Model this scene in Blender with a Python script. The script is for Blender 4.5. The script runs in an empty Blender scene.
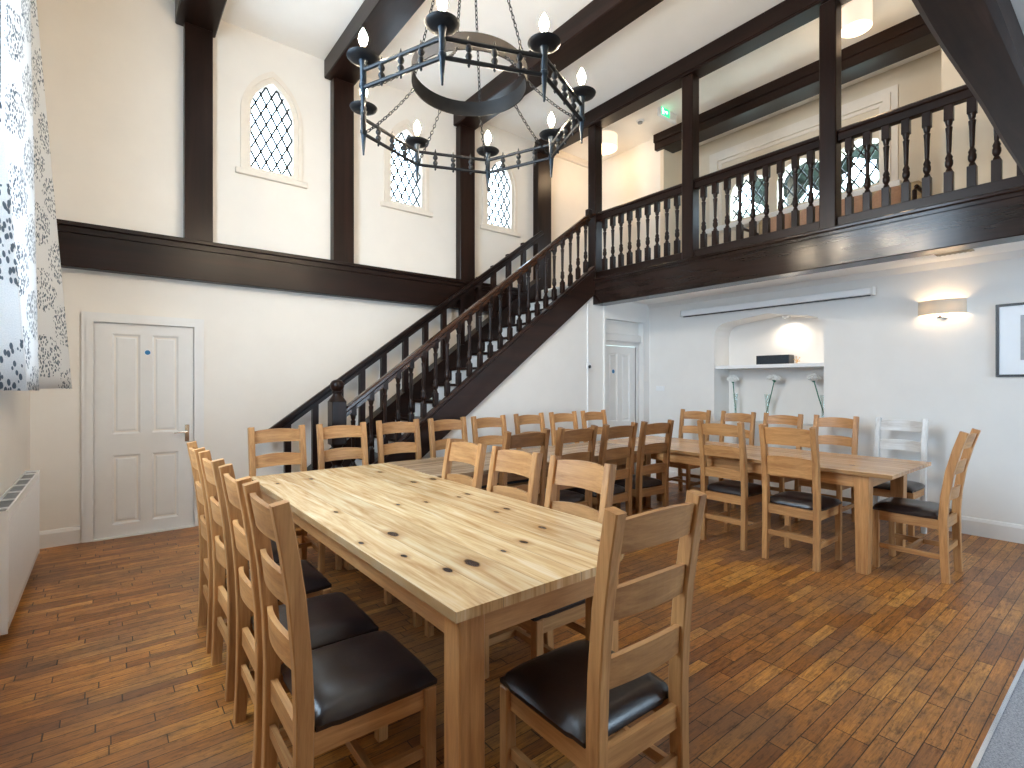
import bpy, bmesh, math, random
from mathutils import Vector, Matrix, noise
C = bpy.context.scene.collection
PI = math.pi
random.seed(7)

# ------------------------------------------------------------------ materials
class NT:
    def __init__(s, name):
        s.m = bpy.data.materials.new(name); s.m.use_nodes = True
        s.t = s.m.node_tree; s.b = s.t.nodes['Principled BSDF']; s.out = s.t.nodes['Material Output']
    def n(s, typ, **kw):
        x = s.t.nodes.new(typ)
        for k, v in kw.items():
            if k in x.inputs.keys() if isinstance(k, str) else False: x.inputs[k].default_value = v
            else: setattr(x, k, v)
        return x
    def l(s, a, b): s.t.links.new(a, b)
    def math(s, op, a, b=None, c=None):
        x = s.t.nodes.new('ShaderNodeMath'); x.operation = op
        for i, v in enumerate((a, b, c)):
            if v is None: continue
            if isinstance(v, (int, float)): x.inputs[i].default_value = v
            else: s.l(v, x.inputs[i])
        return x.outputs[0]
    def vmath(s, op, a, b=None):
        x = s.t.nodes.new('ShaderNodeVectorMath'); x.operation = op
        for i, v in enumerate((a, b)):
            if v is None: continue
            if isinstance(v, tuple): x.inputs[i].default_value = v
            else: s.l(v, x.inputs[i])
        return x.outputs['Value'] if op in ('LENGTH', 'DOT_PRODUCT') else x.outputs[0]
    def mix(s, f, a, b, bt='MIX'):
        x = s.t.nodes.new('ShaderNodeMix'); x.data_type = 'RGBA'; x.blend_type = bt
        for i, v in ((0, f), (6, a), (7, b)):
            if isinstance(v, (int, float)): x.inputs[i].default_value = v
            elif isinstance(v, tuple): x.inputs[i].default_value = (*v, 1)
            else: s.l(v, x.inputs[i])
        return x.outputs[2]
    def ramp(s, f, stops):
        x = s.t.nodes.new('ShaderNodeValToRGB'); s.l(f, x.inputs[0])
        e = x.color_ramp.elements
        while len(e) < len(stops): e.new(0.5)
        for i, (p, c) in enumerate(stops):
            e[i].position = p; e[i].color = (*c, 1) if isinstance(c, tuple) else (c, c, c, 1)
        return x.outputs[0]
    def coord(s): return s.t.nodes.new('ShaderNodeTexCoord').outputs['Object']
    def rnd(s): return s.t.nodes.new('ShaderNodeObjectInfo').outputs['Random']
    def map(s, v, scale=(1, 1, 1), loc=(0, 0, 0), rot=(0, 0, 0)):
        x = s.t.nodes.new('ShaderNodeMapping'); s.l(v, x.inputs[0])
        x.inputs['Scale'].default_value = scale; x.inputs['Location'].default_value = loc; x.inputs['Rotation'].default_value = rot
        return x.outputs[0]
    def noise(s, v, scale, detail=3, rough=.5, dist=0):
        x = s.t.nodes.new('ShaderNodeTexNoise'); s.l(v, x.inputs['Vector'])
        x.inputs['Scale'].default_value = scale; x.inputs['Detail'].default_value = detail
        x.inputs['Roughness'].default_value = rough; x.inputs['Distortion'].default_value = dist
        return x.outputs['Fac']
    def bump(s, h, strength=.2, dist=.01):
        x = s.t.nodes.new('ShaderNodeBump'); s.l(h, x.inputs['Height'])
        x.inputs['Strength'].default_value = strength; x.inputs['Distance'].default_value = dist
        s.l(x.outputs[0], s.b.inputs['Normal'])
    def base(s, c):
        if isinstance(c, tuple): s.b.inputs['Base Color'].default_value = (*c, 1)
        else: s.l(c, s.b.inputs['Base Color'])
    def set(s, **k):
        for a, v in k.items():
            s.b.inputs[{'rough': 'Roughness', 'metal': 'Metallic', 'spec': 'Specular IOR Level', 'coat': 'Coat Weight',
                        'trans': 'Transmission Weight', 'ior': 'IOR', 'coatr': 'Coat Roughness', 'sheen': 'Sheen Weight'}[a]].default_value = v

def wood(name, c1, c2, axis, rough=.45, scale=1.0, c3=None, randomize=True, spec=.4):
    t = NT(name); v = t.coord()
    if randomize:
        r = t.rnd(); cb = t.t.nodes.new('ShaderNodeCombineXYZ')
        for i in range(3): t.l(t.math('MULTIPLY', r, 7.3 + 3 * i), cb.inputs[i])
        v = t.vmath('ADD', v, cb.outputs[0])
    sc = [22 * scale] * 3; sc[axis] = 1.6 * scale
    m = t.map(v, tuple(sc))
    n1 = t.noise(m, 1.3, 4, .6, .6); n2 = t.noise(m, 7, 3, .6)
    f = t.math('ADD', t.math('MULTIPLY', n1, .75), t.math('MULTIPLY', n2, .25))
    col = t.ramp(f, [(.32, c1), (.62, c2)] + ([(.74, c3)] if c3 else []))
    if randomize:
        col = t.mix(1.0, col, t.ramp(t.rnd(), [(0, (.86, .86, .86)), (1, (1.1, 1.08, 1.05))]), 'MULTIPLY')
    t.base(col); t.set(rough=rough, spec=spec); t.bump(n2, .12, .003)
    return t.m

OAK1, OAK2, OAK3 = (.34, .145, .048), (.58, .30, .115), (.67, .395, .175)
OAK = [wood('oak_%d' % a, OAK1, OAK2, a, .42, 1, OAK3) for a in range(3)]
BRO = [wood('brown_or_shaded_oak_%d' % a, (.20, .08, .026), (.34, .155, .055), a, .35, 1, (.40, .2, .08)) for a in range(3)]  # darker oak; on chairs it paints in their backlit shade
PAL = [wood('glare_pale_oak_%d' % a, (.50, .46, .42), (.74, .72, .70), a, .3, 1, (.8, .8, .8)) for a in range(3)]  # pale oak standing in for window glare on a chair back
DK = [wood('dark_timber_%d' % a, (.006, .003, .002), (.020, .0085, .006), a, .32, .35, (.030, .013, .008), True, .22) for a in range(3)]
DKM = [wood('hewn_timber_%d' % a, (.012, .006, .005), (.045, .024, .018), a, .5, .3, (.085, .05, .04), True, .25) for a in range(3)]

def plain(name, c, rough=.5, metal=0, spec=.5, nscale=0, amt=.06, bump=0):
    t = NT(name)
    if nscale:
        v = t.coord(); f = t.noise(v, nscale, 4, .6)
        t.base(t.ramp(f, [(.3, tuple(x * (1 - amt) for x in c)), (.7, tuple(min(1, x * (1 + amt)) for x in c))]))
        if bump: t.bump(f, bump, .004)
    else: t.base(c)
    t.set(rough=rough, metal=metal, spec=spec); return t.m
WALL = plain('cream_plaster', (.80, .755, .69), .75, 0, .3, 3.0, .02, .08)
WALLR = plain('pale_plaster', (.79, .775, .75), .7, 0, .3, 3.0, .02, .08)
WALLB = plain('beige_plaster', (.70, .61, .48), .75, 0, .3, 3.0, .02, .08)
CEIL = plain('ceiling_paint', (.90, .875, .83), .8, 0, .2, 2.5, .02)
WHITE = plain('white_gloss_paint', (.76, .75, .73), .35, 0, .5, 6, .02)
WHITE2 = plain('radiator_enamel', (.85, .86, .87), .25, 0, .5, 5, .01)
GREYIN = plain('radiator_grille', (.28, .29, .30), .5, .2, .5, 20, .1)
IRON = plain('wrought_iron', (.007, .008, .010), .45, .0, .3, 40, .3, .3)
IRONL = plain('iron_band', (.014, .012, .011), .55, .0, .3, 20, .2, .2)
BLACK = plain('black_plastic', (.012, .012, .014), .35, 0, .5, 30, .1)
CHROME = plain('chrome', (.75, .77, .8), .12, 1, .5, 10, .03)
LEAD = plain('window_lead', (.05, .055, .055), .5, .5, .5, 30, .2)
STONE = plain('painted_stone', (.78, .71, .62), .7, 0, .3, 12, .03, .1)
GREEN = plain('flower_stem', (.02, .14, .09), .5, 0, .4, 30, .2)
PETAL = plain('white_petals', (.82, .82, .80), .8, 0, .2, 60, .06, .4)
PAPER = plain('picture_mat', (.80, .83, .87), .3, 0, .5, 8, .01)
GREYP = plain('grey_print', (.33, .33, .35), .3, 0, .5, 14, .15)
CANDLE = plain('candle_tube', (.82, .74, .55), .5, 0, .4, 30, .05)
GOLD = plain('gold_metal', (.75, .5, .2), .3, .9, .5, 30, .1)
BLUE = plain('blue_sticker', (.01, .16, .36), .4, 0, .5, 40, .1)
BROWNV = plain('vent_metal', (.32, .26, .17), .5, .3, .4, 30, .1)
BARK = plain('bark', (.06, .045, .03), .9, 0, .2, 8, .3, .5)
LEAF = plain('dark_foliage', (.010, .014, .009), .8, 0, .2, 2.5, .5, .8)
GRASS = plain('pale_grass', (.52, .57, .46), .9, 0, .1, .8, .2)
CUSH = plain('pink_beige_fabric', (.42, .26, .18), .9, 0, .2, 30, .12, .4)
CUSH2 = plain('sand_fabric', (.45, .35, .22), .9, 0, .2, 30, .12, .4)

def leather():
    t = NT('dark_brown_leather'); v = t.coord()
    n = t.noise(v, 9, 4, .6); w = t.noise(v, 160, 2, .5)
    t.base(t.ramp(n, [(.3, (.010, .006, .006)), (.7, (.026, .015, .013))]))
    t.set(rough=.30, spec=.6); t.bump(t.math('ADD', t.math('MULTIPLY', n, 1.0), t.math('MULTIPLY', w, .15)), .25, .006)
    return t.m
LEATHER = leather()

def floor_mat():
    t = NT('strip_floor'); v = t.coord()
    W = .064
    sp = t.t.nodes.new('ShaderNodeSeparateXYZ'); t.l(v, sp.inputs[0])
    x, y = sp.outputs[0], sp.outputs[1]
    row = t.math('FLOOR', t.math('DIVIDE', y, W))
    wn = t.t.nodes.new('ShaderNodeTexWhiteNoise'); wn.noise_dimensions = '1D'; t.l(row, wn.inputs['W'])
    xo = t.math('ADD', x, t.math('MULTIPLY', wn.outputs['Value'], 5.0))
    ln = t.math('ADD', .34, t.math('MULTIPLY', wn.outputs['Value'], .22))
    colx = t.math('DIVIDE', xo, ln); col = t.math('FLOOR', colx)
    cb = t.t.nodes.new('ShaderNodeCombineXYZ'); t.l(row, cb.inputs[0]); t.l(col, cb.inputs[1])
    w2 = t.t.nodes.new('ShaderNodeTexWhiteNoise'); w2.noise_dimensions = '2D'; t.l(cb.outputs[0], w2.inputs['Vector'])
    r = w2.outputs['Value']
    c = t.ramp(r, [(0, (.27, .092, .019)), (.3, (.44, .165, .031)), (.75, (.53, .215, .041)), (1, (.64, .29, .064))])
    off = t.t.nodes.new('ShaderNodeCombineXYZ'); t.l(t.math('MULTIPLY', r, 9), off.inputs[2]); t.l(t.math('MULTIPLY', r, 30), off.inputs[0])
    g = t.noise(t.map(t.vmath('ADD', v, off.outputs[0]), (4.5, 60, 1)), 1.5, 6, .72, 1.2)
    c = t.mix(1.0, c, t.ramp(g, [(.30, (.38, .33, .30)), (.50, (.95, .92, .90)), (.68, (1.3, 1.28, 1.2))]), 'MULTIPLY')
    wear = t.noise(t.map(v, (1, 1.2, 1)), 1.1, 6, .66)
    c = t.mix(t.ramp(wear, [(.44, 0.0), (.62, .72)]), c, (.19, .100, .056))
    w3 = t.noise(t.map(v, (2.6, 9, 1)), 2.6, 6, .75)
    c = t.mix(t.ramp(w3, [(.52, 0.0), (.68, .70)]), c, (.050, .024, .013))
    sp2 = t.noise(t.map(v, (1, 1.6, 1)), 26, 6, .8)
    c = t.mix(t.ramp(sp2, [(.54, 0.0), (.68, .65)]), c, (.045, .022, .013))
    fy = t.math('FRACT', t.math('DIVIDE', y, W)); fx = t.math('FRACT', colx)
    gy = t.math('LESS_THAN', t.math('MINIMUM', fy, t.math('SUBTRACT', 1, fy)), .032)
    gx = t.math('LESS_THAN', t.math('MINIMUM', fx, t.math('SUBTRACT', 1, fx)), .006)
    gap = t.math('MAXIMUM', gy, gx)
    c = t.mix(t.math('MULTIPLY', gap, .85), c, (.018, .009, .005))
    t.base(c)
    t.l(t.ramp(wear, [(.3, .30), (.7, .50)]), t.b.inputs['Roughness'])
    t.set(spec=.42)
    t.bump(t.math('SUBTRACT', t.math('MULTIPLY', g, .35), gap), .25, .003)
    return t.m

def pine(knots, name, c1, c2, c3, axis=1, plank=.17):
    t = NT(name); v = t.coord()
    sp = t.t.nodes.new('ShaderNodeSeparateXYZ'); t.l(v, sp.inputs[0])
    cross = sp.outputs[0 if axis == 1 else 1]
    row = t.math('FLOOR', t.math('DIVIDE', cross, plank))
    wn = t.t.nodes.new('ShaderNodeTexWhiteNoise'); wn.noise_dimensions = '1D'; t.l(row, wn.inputs['W'])
    off = t.t.nodes.new('ShaderNodeCombineXYZ'); t.l(t.math('MULTIPLY', wn.outputs['Value'], 11), off.inputs[2])
    dmin = None
    for (kx, ky, a, b) in knots:
        d = t.vmath('SUBTRACT', v, (kx, ky, 0)); d = t.vmath('MULTIPLY', d, (1 / a, 1 / b, 0)); d = t.vmath('LENGTH', d)
        dmin = d if dmin is None else t.math('MINIMUM', dmin, d)
    sc = (14, 1.1, 1) if axis == 1 else (1.1, 14, 1)
    g = t.noise(t.map(t.vmath('ADD', v, off.outputs[0]), sc), 1.2, 5, .6, 1.4)
    sc2 = (60, 2.5, 1) if axis == 1 else (2.5, 60, 1)
    g2 = t.noise(t.map(t.vmath('ADD', v, off.outputs[0]), sc2), 1.5, 4, .6, .5)
    f = t.math('ADD', t.math('MULTIPLY', g, .7), t.math('MULTIPLY', g2, .3))
    c = t.ramp(f, [(.36, c1), (.52, c2), (.66, c3)])
    c = t.mix(1.0, c, t.ramp(wn.outputs['Value'], [(0, (.88, .86, .84)), (1, (1.06, 1.06, 1.06))]), 'MULTIPLY')
    if dmin is not None:
        wob = t.math('ADD', dmin, t.math('MULTIPLY', t.math('SUBTRACT', t.noise(v, 30, 3), .5), .7))
        c = t.mix(t.ramp(t.math('DIVIDE', wob, 6.0), [(.17, .75), (.48, 0.0)]), c, (.42, .20, .07))
        c = t.mix(t.ramp(t.math('DIVIDE', wob, 6.0), [(.14, 1.0), (.19, 0.0)]), c, (.035, .014, .007))
    fr = t.math('FRACT', t.math('DIVIDE', cross, plank))
    gap = t.math('LESS_THAN', t.math('MINIMUM', fr, t.math('SUBTRACT', 1, fr)), .008)
    c = t.mix(t.math('MULTIPLY', gap, .6), c, (.22, .11, .04))
    t.base(c); t.set(rough=.27, spec=.5)
    t.bump(t.math('SUBTRACT', t.math('MULTIPLY', g2, .3), gap), .12, .003)
    return t.m

def carpet_mat():
    t = NT('grey_carpet'); v = t.coord()
    n = t.noise(v, 150, 3, .8)
    t.base(t.ramp(n, [(.35, (.22, .22, .24)), (.65, (.50, .50, .53))])); t.set(rough=.95, spec=.1); t.bump(n, .6, .006)
    return t.m

def curtain_mat():
    t = NT('tree_print_fabric')
    uv = t.t.nodes.new('ShaderNodeTexCoord').outputs['UV']
    sp = t.t.nodes.new('ShaderNodeSeparateXYZ'); t.l(uv, sp.inputs[0])
    vo = t.t.nodes.new('ShaderNodeTexVoronoi'); vo.feature = 'F1'; vo.inputs['Scale'].default_value = 58
    t.l(t.map(uv, (1.5, .75, 1), rot=(0, 0, .6)), vo.inputs['Vector'])
    leaves = t.math('LESS_THAN', vo.outputs['Distance'], .43)
    wob = t.math('MULTIPLY', t.math('SUBTRACT', t.noise(uv, 24, 3), .5), .55)
    pat = None
    for ou, ov in ((0, 0), (.5, .5)):
        fu = t.math('SUBTRACT', t.math('FRACT', t.math('ADD', t.math('DIVIDE', sp.outputs[0], .42), ou)), .5)
        fv = t.math('SUBTRACT', t.math('FRACT', t.math('ADD', t.math('DIVIDE', sp.outputs[1], .44), ov)), .5)
        cb = t.t.nodes.new('ShaderNodeCombineXYZ'); t.l(t.math('DIVIDE', fu, .31), cb.inputs[0]); t.l(t.math('DIVIDE', fv, .33), cb.inputs[1])
        ins = t.math('LESS_THAN', t.math('ADD', t.vmath('LENGTH', cb.outputs[0]), wob), 1.0)
        trunk = t.math('MULTIPLY', t.math('LESS_THAN', t.math('ABSOLUTE', t.math('ADD', fu, t.math('MULTIPLY', wob, .05))), .012), t.math('MULTIPLY', t.math('GREATER_THAN', fv, -.47), t.math('LESS_THAN', fv, 0.0)))
        m_ = t.math('MAXIMUM', t.math('MULTIPLY', ins, leaves), trunk)
        m_ = t.math('MULTIPLY', ins, leaves)
        pat = m_ if pat is None else t.math('MAXIMUM', pat, m_)
    weave = t.noise(uv, 260, 2)
    c0 = t.ramp(weave, [(.3, (.74, .76, .78)), (.7, (.86, .87, .88))])
    col = t.mix(t.math('MULTIPLY', pat, .88), c0, (.06, .105, .155))
    t.base(col); t.set(rough=.85, spec=.15)
    tr = t.t.nodes.new('ShaderNodeBsdfTranslucent'); t.l(col, tr.inputs[0])
    mx = t.t.nodes.new('ShaderNodeMixShader'); mx.inputs[0].default_value = .35
    t.l(t.b.outputs[0], mx.inputs[1]); t.l(tr.outputs[0], mx.inputs[2]); t.l(mx.outputs[0], t.out.inputs[0])
    return t.m

def glass_mat(name='window_glass', refl=.06, tint=(1, 1, 1)):
    t = NT(name)
    tr = t.t.nodes.new('ShaderNodeBsdfTransparent'); tr.inputs[0].default_value = (*tint, 1)
    gl = t.t.nodes.new('ShaderNodeBsdfGlossy'); gl.inputs['Roughness'].default_value = .03
    mx = t.t.nodes.new('ShaderNodeMixShader'); mx.inputs[0].default_value = refl
    t.l(tr.outputs[0], mx.inputs[1]); t.l(gl.outputs[0], mx.inputs[2]); t.l(mx.outputs[0], t.out.inputs[0])
    return t.m

def emis(name, c, s):
    t = NT(name); t.b.inputs['Emission Color'].default_value = (*c, 1); t.b.inputs['Emission Strength'].default_value = s
    t.base(c); return t.m

def shade_mat():
    t = NT('lamp_shade_fabric'); t.base((.78, .68, .55)); t.set(rough=.8, spec=.1)
    tr = t.t.nodes.new('ShaderNodeBsdfTranslucent'); tr.inputs[0].default_value = (.7, .62, .5, 1)
    mx = t.t.nodes.new('ShaderNodeMixShader'); mx.inputs[0].default_value = .12
    t.l(t.b.outputs[0], mx.inputs[1]); t.l(tr.outputs[0], mx.inputs[2]); t.l(mx.outputs[0], t.out.inputs[0])
    return t.m

FLOOR = floor_mat(); CARPET = carpet_mat(); CURT = curtain_mat(); GLASS = glass_mat(); VASE = glass_mat('vase_glass', .14, (.93, .97, .96))
SHADE = shade_mat()
WARM = (1.0, .62, .30)
BULB = emis('lit_candle_bulb', (1.0, .81, .58), 330)
DIFF = emis('lit_diffuser', (1.0, .80, .62), 1.3)
GSIGN = emis('lit_green_sign', (.04, .62, .25), .8)
WSIGN = emis('lit_white_pictogram', (.9, 1, .92), 1.6)

# ------------------------------------------------------------------ mesh helpers
def newbm(): return bmesh.new()
def box(bm, x0, x1, y0, y1, z0, z1, bev=0):
    r = bmesh.ops.create_cube(bm, size=1)
    vs = r['verts']
    for v in vs:
        v.co = Vector(((x0 + x1) / 2 + v.co.x * (x1 - x0), (y0 + y1) / 2 + v.co.y * (y1 - y0), (z0 + z1) / 2 + v.co.z * (z1 - z0)))
    if bev:
        es = list({e for v in vs for e in v.link_edges})
        bmesh.ops.bevel(bm, geom=es, offset=bev, segments=1, affect='EDGES')
    return bm
def B(*a, bev=0): return box(newbm(), *a, bev=bev)
def sweep(bm, pts, w, h, side=Vector((1, 0, 0)), bev=0):
    """rectangular bar along pts; w along side, h across (w,h may be lists)"""
    pts = [Vector(p) for p in pts]; rings = []
    n = len(pts)
    for i, p in enumerate(pts):
        d = (pts[min(i + 1, n - 1)] - pts[max(i - 1, 0)]).normalized()
        up = d.cross(side).normalized()
        ww = w[i] if isinstance(w, (list, tuple)) else w; hh = h[i] if isinstance(h, (list, tuple)) else h
        s = side * ww / 2; u = up * hh / 2
        if bev:
            bs = side * (ww / 2 - bev); bu = up * (hh / 2 - bev)
            q = [p + s + bu, p + bs + u, p - bs + u, p - s + bu, p - s - bu, p - bs - u, p + bs - u, p + s - bu]
        else: q = [p + s + u, p - s + u, p - s - u, p + s - u]
        rings.append([bm.verts.new(v) for v in q])
    k = len(rings[0])
    for a, b in zip(rings, rings[1:]):
        for j in range(k): bm.faces.new((a[j], a[(j + 1) % k], b[(j + 1) % k], b[j]))
    bm.faces.new(rings[0][::-1]); bm.faces.new(rings[-1])
    return bm
def tube(bm, pts, r, seg=8, closed=False):
    pts = [Vector(p) for p in pts]; n = len(pts); rings = []
    for i, p in enumerate(pts):
        if closed: d = pts[(i + 1) % n] - pts[i - 1]
        else: d = pts[min(i + 1, n - 1)] - pts[max(i - 1, 0)]
        d.normalize(); a = Vector((0, 0, 1)) if abs(d.z) < .9 else Vector((1, 0, 0))
        s = d.cross(a).normalized(); u = d.cross(s)
        rr = r[i] if isinstance(r, (list, tuple)) else r
        rings.append([bm.verts.new(p + (s * math.cos(2 * PI * j / seg) + u * math.sin(2 * PI * j / seg)) * rr) for j in range(seg)])
    pr = list(zip(rings, rings[1:])) + ([(rings[-1], rings[0])] if closed else [])
    for a, b in pr:
        for j in range(seg): bm.faces.new((a[j], a[(j + 1) % seg], b[(j + 1) % seg], b[j]))
    if not closed: bm.faces.new(rings[0][::-1]); bm.faces.new(rings[-1])
    return bm
def lathe(bm, prof, c=(0, 0, 0), seg=14, sq=None):
    """prof list of (r,z); z measured from c"""
    rings = []
    for r, z in prof:
        rings.append([bm.verts.new((c[0] + r * math.cos(2 * PI * j / seg), c[1] + r * math.sin(2 * PI * j / seg), c[2] + z)) for j in range(seg)])
    for a, b in zip(rings, rings[1:]):
        for j in range(seg): bm.faces.new((a[j], a[(j + 1) % seg], b[(j + 1) % seg], b[j]))
    bm.faces.new(rings[0][::-1]); bm.faces.new(rings[-1])
    return bm
def prism(bm, poly, axis, a, b):
    """poly of 2D pts, extruded along axis from a to b. axis 0: (y,z); 1: (x,z); 2: (x,y)"""
    def P(p, t): return {0: (t, p[0], p[1]), 1: (p[0], t, p[1]), 2: (p[0], p[1], t)}[axis]
    A = [bm.verts.new(P(p, a)) for p in poly]; Bv = [bm.verts.new(P(p, b)) for p in poly]
    n = len(poly)
    bm.faces.new(A[::-1]); bm.faces.new(Bv)
    for i in range(n): bm.faces.new((A[i], A[(i + 1) % n], Bv[(i + 1) % n], Bv[i]))
    return bm
def wall(bm, outer, holes, axis, a, b):
    """a wall slab with holes (2D loops) between planes a and b"""
    def P(p, t): return {0: (t, p[0], p[1]), 1: (p[0], t, p[1]), 2: (p[0], p[1], t)}[axis]
    loops = [outer] + holes; rows = []
    for t in (a, b):
        es = []; vv = []
        for L in loops:
            vs = [bm.verts.new(P(p, t)) for p in L]; vv.append(vs)
            es += [bm.edges.new((vs[i], vs[(i + 1) % len(vs)])) for i in range(len(vs))]
        bmesh.ops.triangle_fill(bm, use_beauty=True, use_dissolve=False, edges=es)
        rows.append(vv)
    for A, Bv in zip(*rows):
        n = len(A)
        for i in range(n):
            bm.faces.new((A[i], A[(i + 1) % n], Bv[(i + 1) % n], Bv[i]))
    return bm
def obj(name, bm, m, parent=None, smooth=False, loc=None):
    bmesh.ops.recalc_face_normals(bm, faces=bm.faces)
    me = bpy.data.meshes.new(name); bm.to_mesh(me); bm.free()
    me.materials.append(m)
    if smooth:
        me.polygons.foreach_set('use_smooth', [True] * len(me.polygons))
        try: me.set_sharp_from_angle(angle=math.radians(40))
        except Exception: pass
    o = bpy.data.objects.new(name, me); C.objects.link(o)
    if parent: o.parent = parent
    if loc: o.location = loc
    return o
def tag(o, label, cat, group=None, kind=None):
    o['label'] = label; o['category'] = cat
    if group: o['group'] = group
    if kind: o['kind'] = kind
    return o
def thing(name, label, cat, loc=(0, 0, 0), rz=0, group=None):
    o = bpy.data.objects.new(name, None); C.objects.link(o); o.empty_display_size = .1
    o.location = loc; o.rotation_euler = (0, 0, rz)
    return tag(o, label, cat, group)
def struct(name, bm, m, smooth=False):
    o = obj(name, bm, m, None, smooth); o['kind'] = 'structure'; return o
def sroot(name, loc=(0, 0, 0)):
    o = bpy.data.objects.new(name, None); C.objects.link(o); o.location = loc; o['kind'] = 'structure'; return o
def copy_tree(o, parent=None):
    c = o.copy(); C.objects.link(c)
    if parent: c.parent = parent
    for ch in list(o.children): copy_tree(ch, c)
    return c
def R4(x0, x1, z0, z1): return [(x0, z0), (x1, z0), (x1, z1), (x0, z1)]

# ------------------------------------------------------------------ room shell
XL, XR, YB, ZC = -.51, 6.4, 6.0, 5.17
XU, XBAY, YP = 6.55, 7.33, .30      # upper right wall, bay window wall, header line
ZS = 2.61                            # soffit height
struct('floor', wall(newbm(), R4(XL - .3, XR + .3, -3.6, YB + .3), [], 2, -.2, 0), FLOOR)

def arch(cx, hw, z0, zs, za, n=9):
    h = za - zs; R = (hw * hw + h * h) / (2 * hw); th = math.asin(h / R)
    pts = [(cx - hw, z0), (cx + hw, z0)]
    for i in range(n + 1):
        t = th * i / n; pts.append((cx + hw - R + R * math.cos(t), zs + R * math.sin(t)))
    for i in range(1, n + 1):
        t = th * (n - i) / n; pts.append((cx - hw + R - R * math.cos(t), zs + R * math.sin(t)))
    return pts
WX = [1.422, 3.03, 4.53]
holes = [arch(c, .225, 3.73, 4.33, 4.70) for c in WX]
struct('wall_back', wall(newbm(), R4(XL - .3, XU + .3, 0, ZC), holes, 1, YB, YB + .3), WALL)
LW = (2.05, 4.05, 1.45, 4.75)
struct('wall_left', wall(newbm(), R4(-3.6, YB, 0, ZC), [R4(*LW)], 0, XL, XL - .3), WALL)
# lower right wall with the arched niche
NY0, NY1, NZ0 = 2.36, 3.70, .93
niche = [(NY0, NZ0), (NY1, NZ0), (NY1, 2.06), (3.685, 2.13), (3.645, 2.185), (3.57, 2.222), (3.01, 2.293), (2.52, 2.215), (2.43, 2.185), (2.385, 2.14), (2.36, 2.07)]
struct('wall_right', wall(newbm(), R4(-3.6, 4.75, 0, ZS), [niche], 0, XR, XR + .4), WALLR)
bm = newbm(); box(bm, XR + .38, XR + .6, 2.2, 3.9, .8, 2.4)
struct('wall_niche', bm, WALLR)
# spandrel wall below the stairs and the wall around the far door
SL = .755
def strtop(x): return 1.084 + SL * (x - 2.667)
SPY = 4.78
sp = [(1.78, 0), (5.40, 0), (5.40, ZS), (5.2, ZS), (1.86, .12)]
sp = [(1.80, 0), (5.40, 0), (5.40, ZS), (strtop(0) * 0 + 5.16, ZS), (5.16, strtop(5.16) - .30), (1.80, strtop(1.80) - .33)]
struct('wall_under_stairs', prism(newbm(), sp, 1, SPY, SPY + .08), WALLR)
struct('wall_door_side', wall(newbm(), R4(5.40, XR + .4, 0, ZS), [[(5.43, 0.0), (6.30, 0.0), (6.30, 2.33), (5.43, 2.33)]], 1, 4.75, 4.95), WALLR)
# upper walls on the gallery
struct('wall_gallery', B(XU, XU + .2, 4.66, YB, ZS + .24, ZC), WALL)
struct('wall_bay_far', B(XU, XBAY + .2, 4.60, 4.66, ZS + .24, ZC), WALLB)
struct('wall_bay_near', B(XU, XBAY + .2, -.3, 1.345, ZS + .24, ZC), WALLB)
BW = [(2.02, 2.60), (2.72, 3.30), (3.42, 3.98)]
def bayarch(y0, y1):
    z0, zs, za = 3.86, 4.24, 4.47
    return [(y0, z0), (y1, z0), (y1, zs), (y1 - .03, zs + .09), (y1 - .09, zs + .16), ((y0 + y1) / 2, za), (y0 + .09, zs + .16), (y0 + .03, zs + .09), (y0, zs)]
struct('wall_bay', wall(newbm(), R4(1.345, 4.60, ZS + .24, ZC), [bayarch(*w) for w in BW], 0, XBAY, XBAY + .2), WALLB)
struct('wall_front', B(XL, XU + .3, .0, YP - .02, ZS + .10, ZC), WALL)
struct('ceiling', wall(newbm(), R4(XL - .3, XBAY + .3, -.02, YB + .3), [], 2, ZC, ZC + .15), CEIL)
o = struct('trim_1', B(XL, XR, -3.6, .284, ZS, ZS + .099), CEIL)
# gallery slab; its underside is the soffit
struct('trim_2', prism(newbm(), [(5.42, .30), (XR, .30), (XBAY + .2, .30), (XBAY + .2, YB), (5.2, YB), (5.2, 4.93), (5.42, 4.93)], 2, ZS, ZS + .24), CEIL)
struct('trim_3', prism(newbm(), [(XR - .05, ZS), (XR, ZS - .06), (XR, ZS)], 1, .3, 4.75), WHITE)
struct('trim_4', B(5.45, XU - .01, YB - .05, YB, ZC - .10, ZC - .0), STONE)
# space behind the camera
added_windows = [R4(3.7, 5.5, .8, 2.35)]  # added window, out of view, placed to steer daylight into the hall
struct('wall_rear', wall(newbm(), R4(XL, XR, 0, ZS), added_windows, 1, -3.6, -3.85), WALLR)
for i, w in enumerate(added_windows):
    (x0, z0), (x1, z1) = w[0], w[2]
    r = sroot('window_%d' % (6 + i), ((x0 + x1) / 2, -3.7, z0)); fb = newbm(); hw = (x1 - x0) / 2
    for a, b2 in ((-hw, -hw + .06), (-.03, .03), (hw - .06, hw)): box(fb, a, b2, -.04, .04, 0, z1 - z0)
    box(fb, -hw, hw, -.04, .04, 0, .06); box(fb, -hw, hw, -.04, .04, z1 - z0 - .06, z1 - z0)
    obj('window_frame', fb, WHITE, r); obj('window_pane', B(-hw, hw, -.004, .004, 0, z1 - z0), GLASS, r)
struct('trim_5', B(.9, XR, -3.5, .41, 0.0, .012), CARPET)
struct('trim_6', B(.9, XR, .41, .425, 0.0, .017), CHROME)
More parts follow.
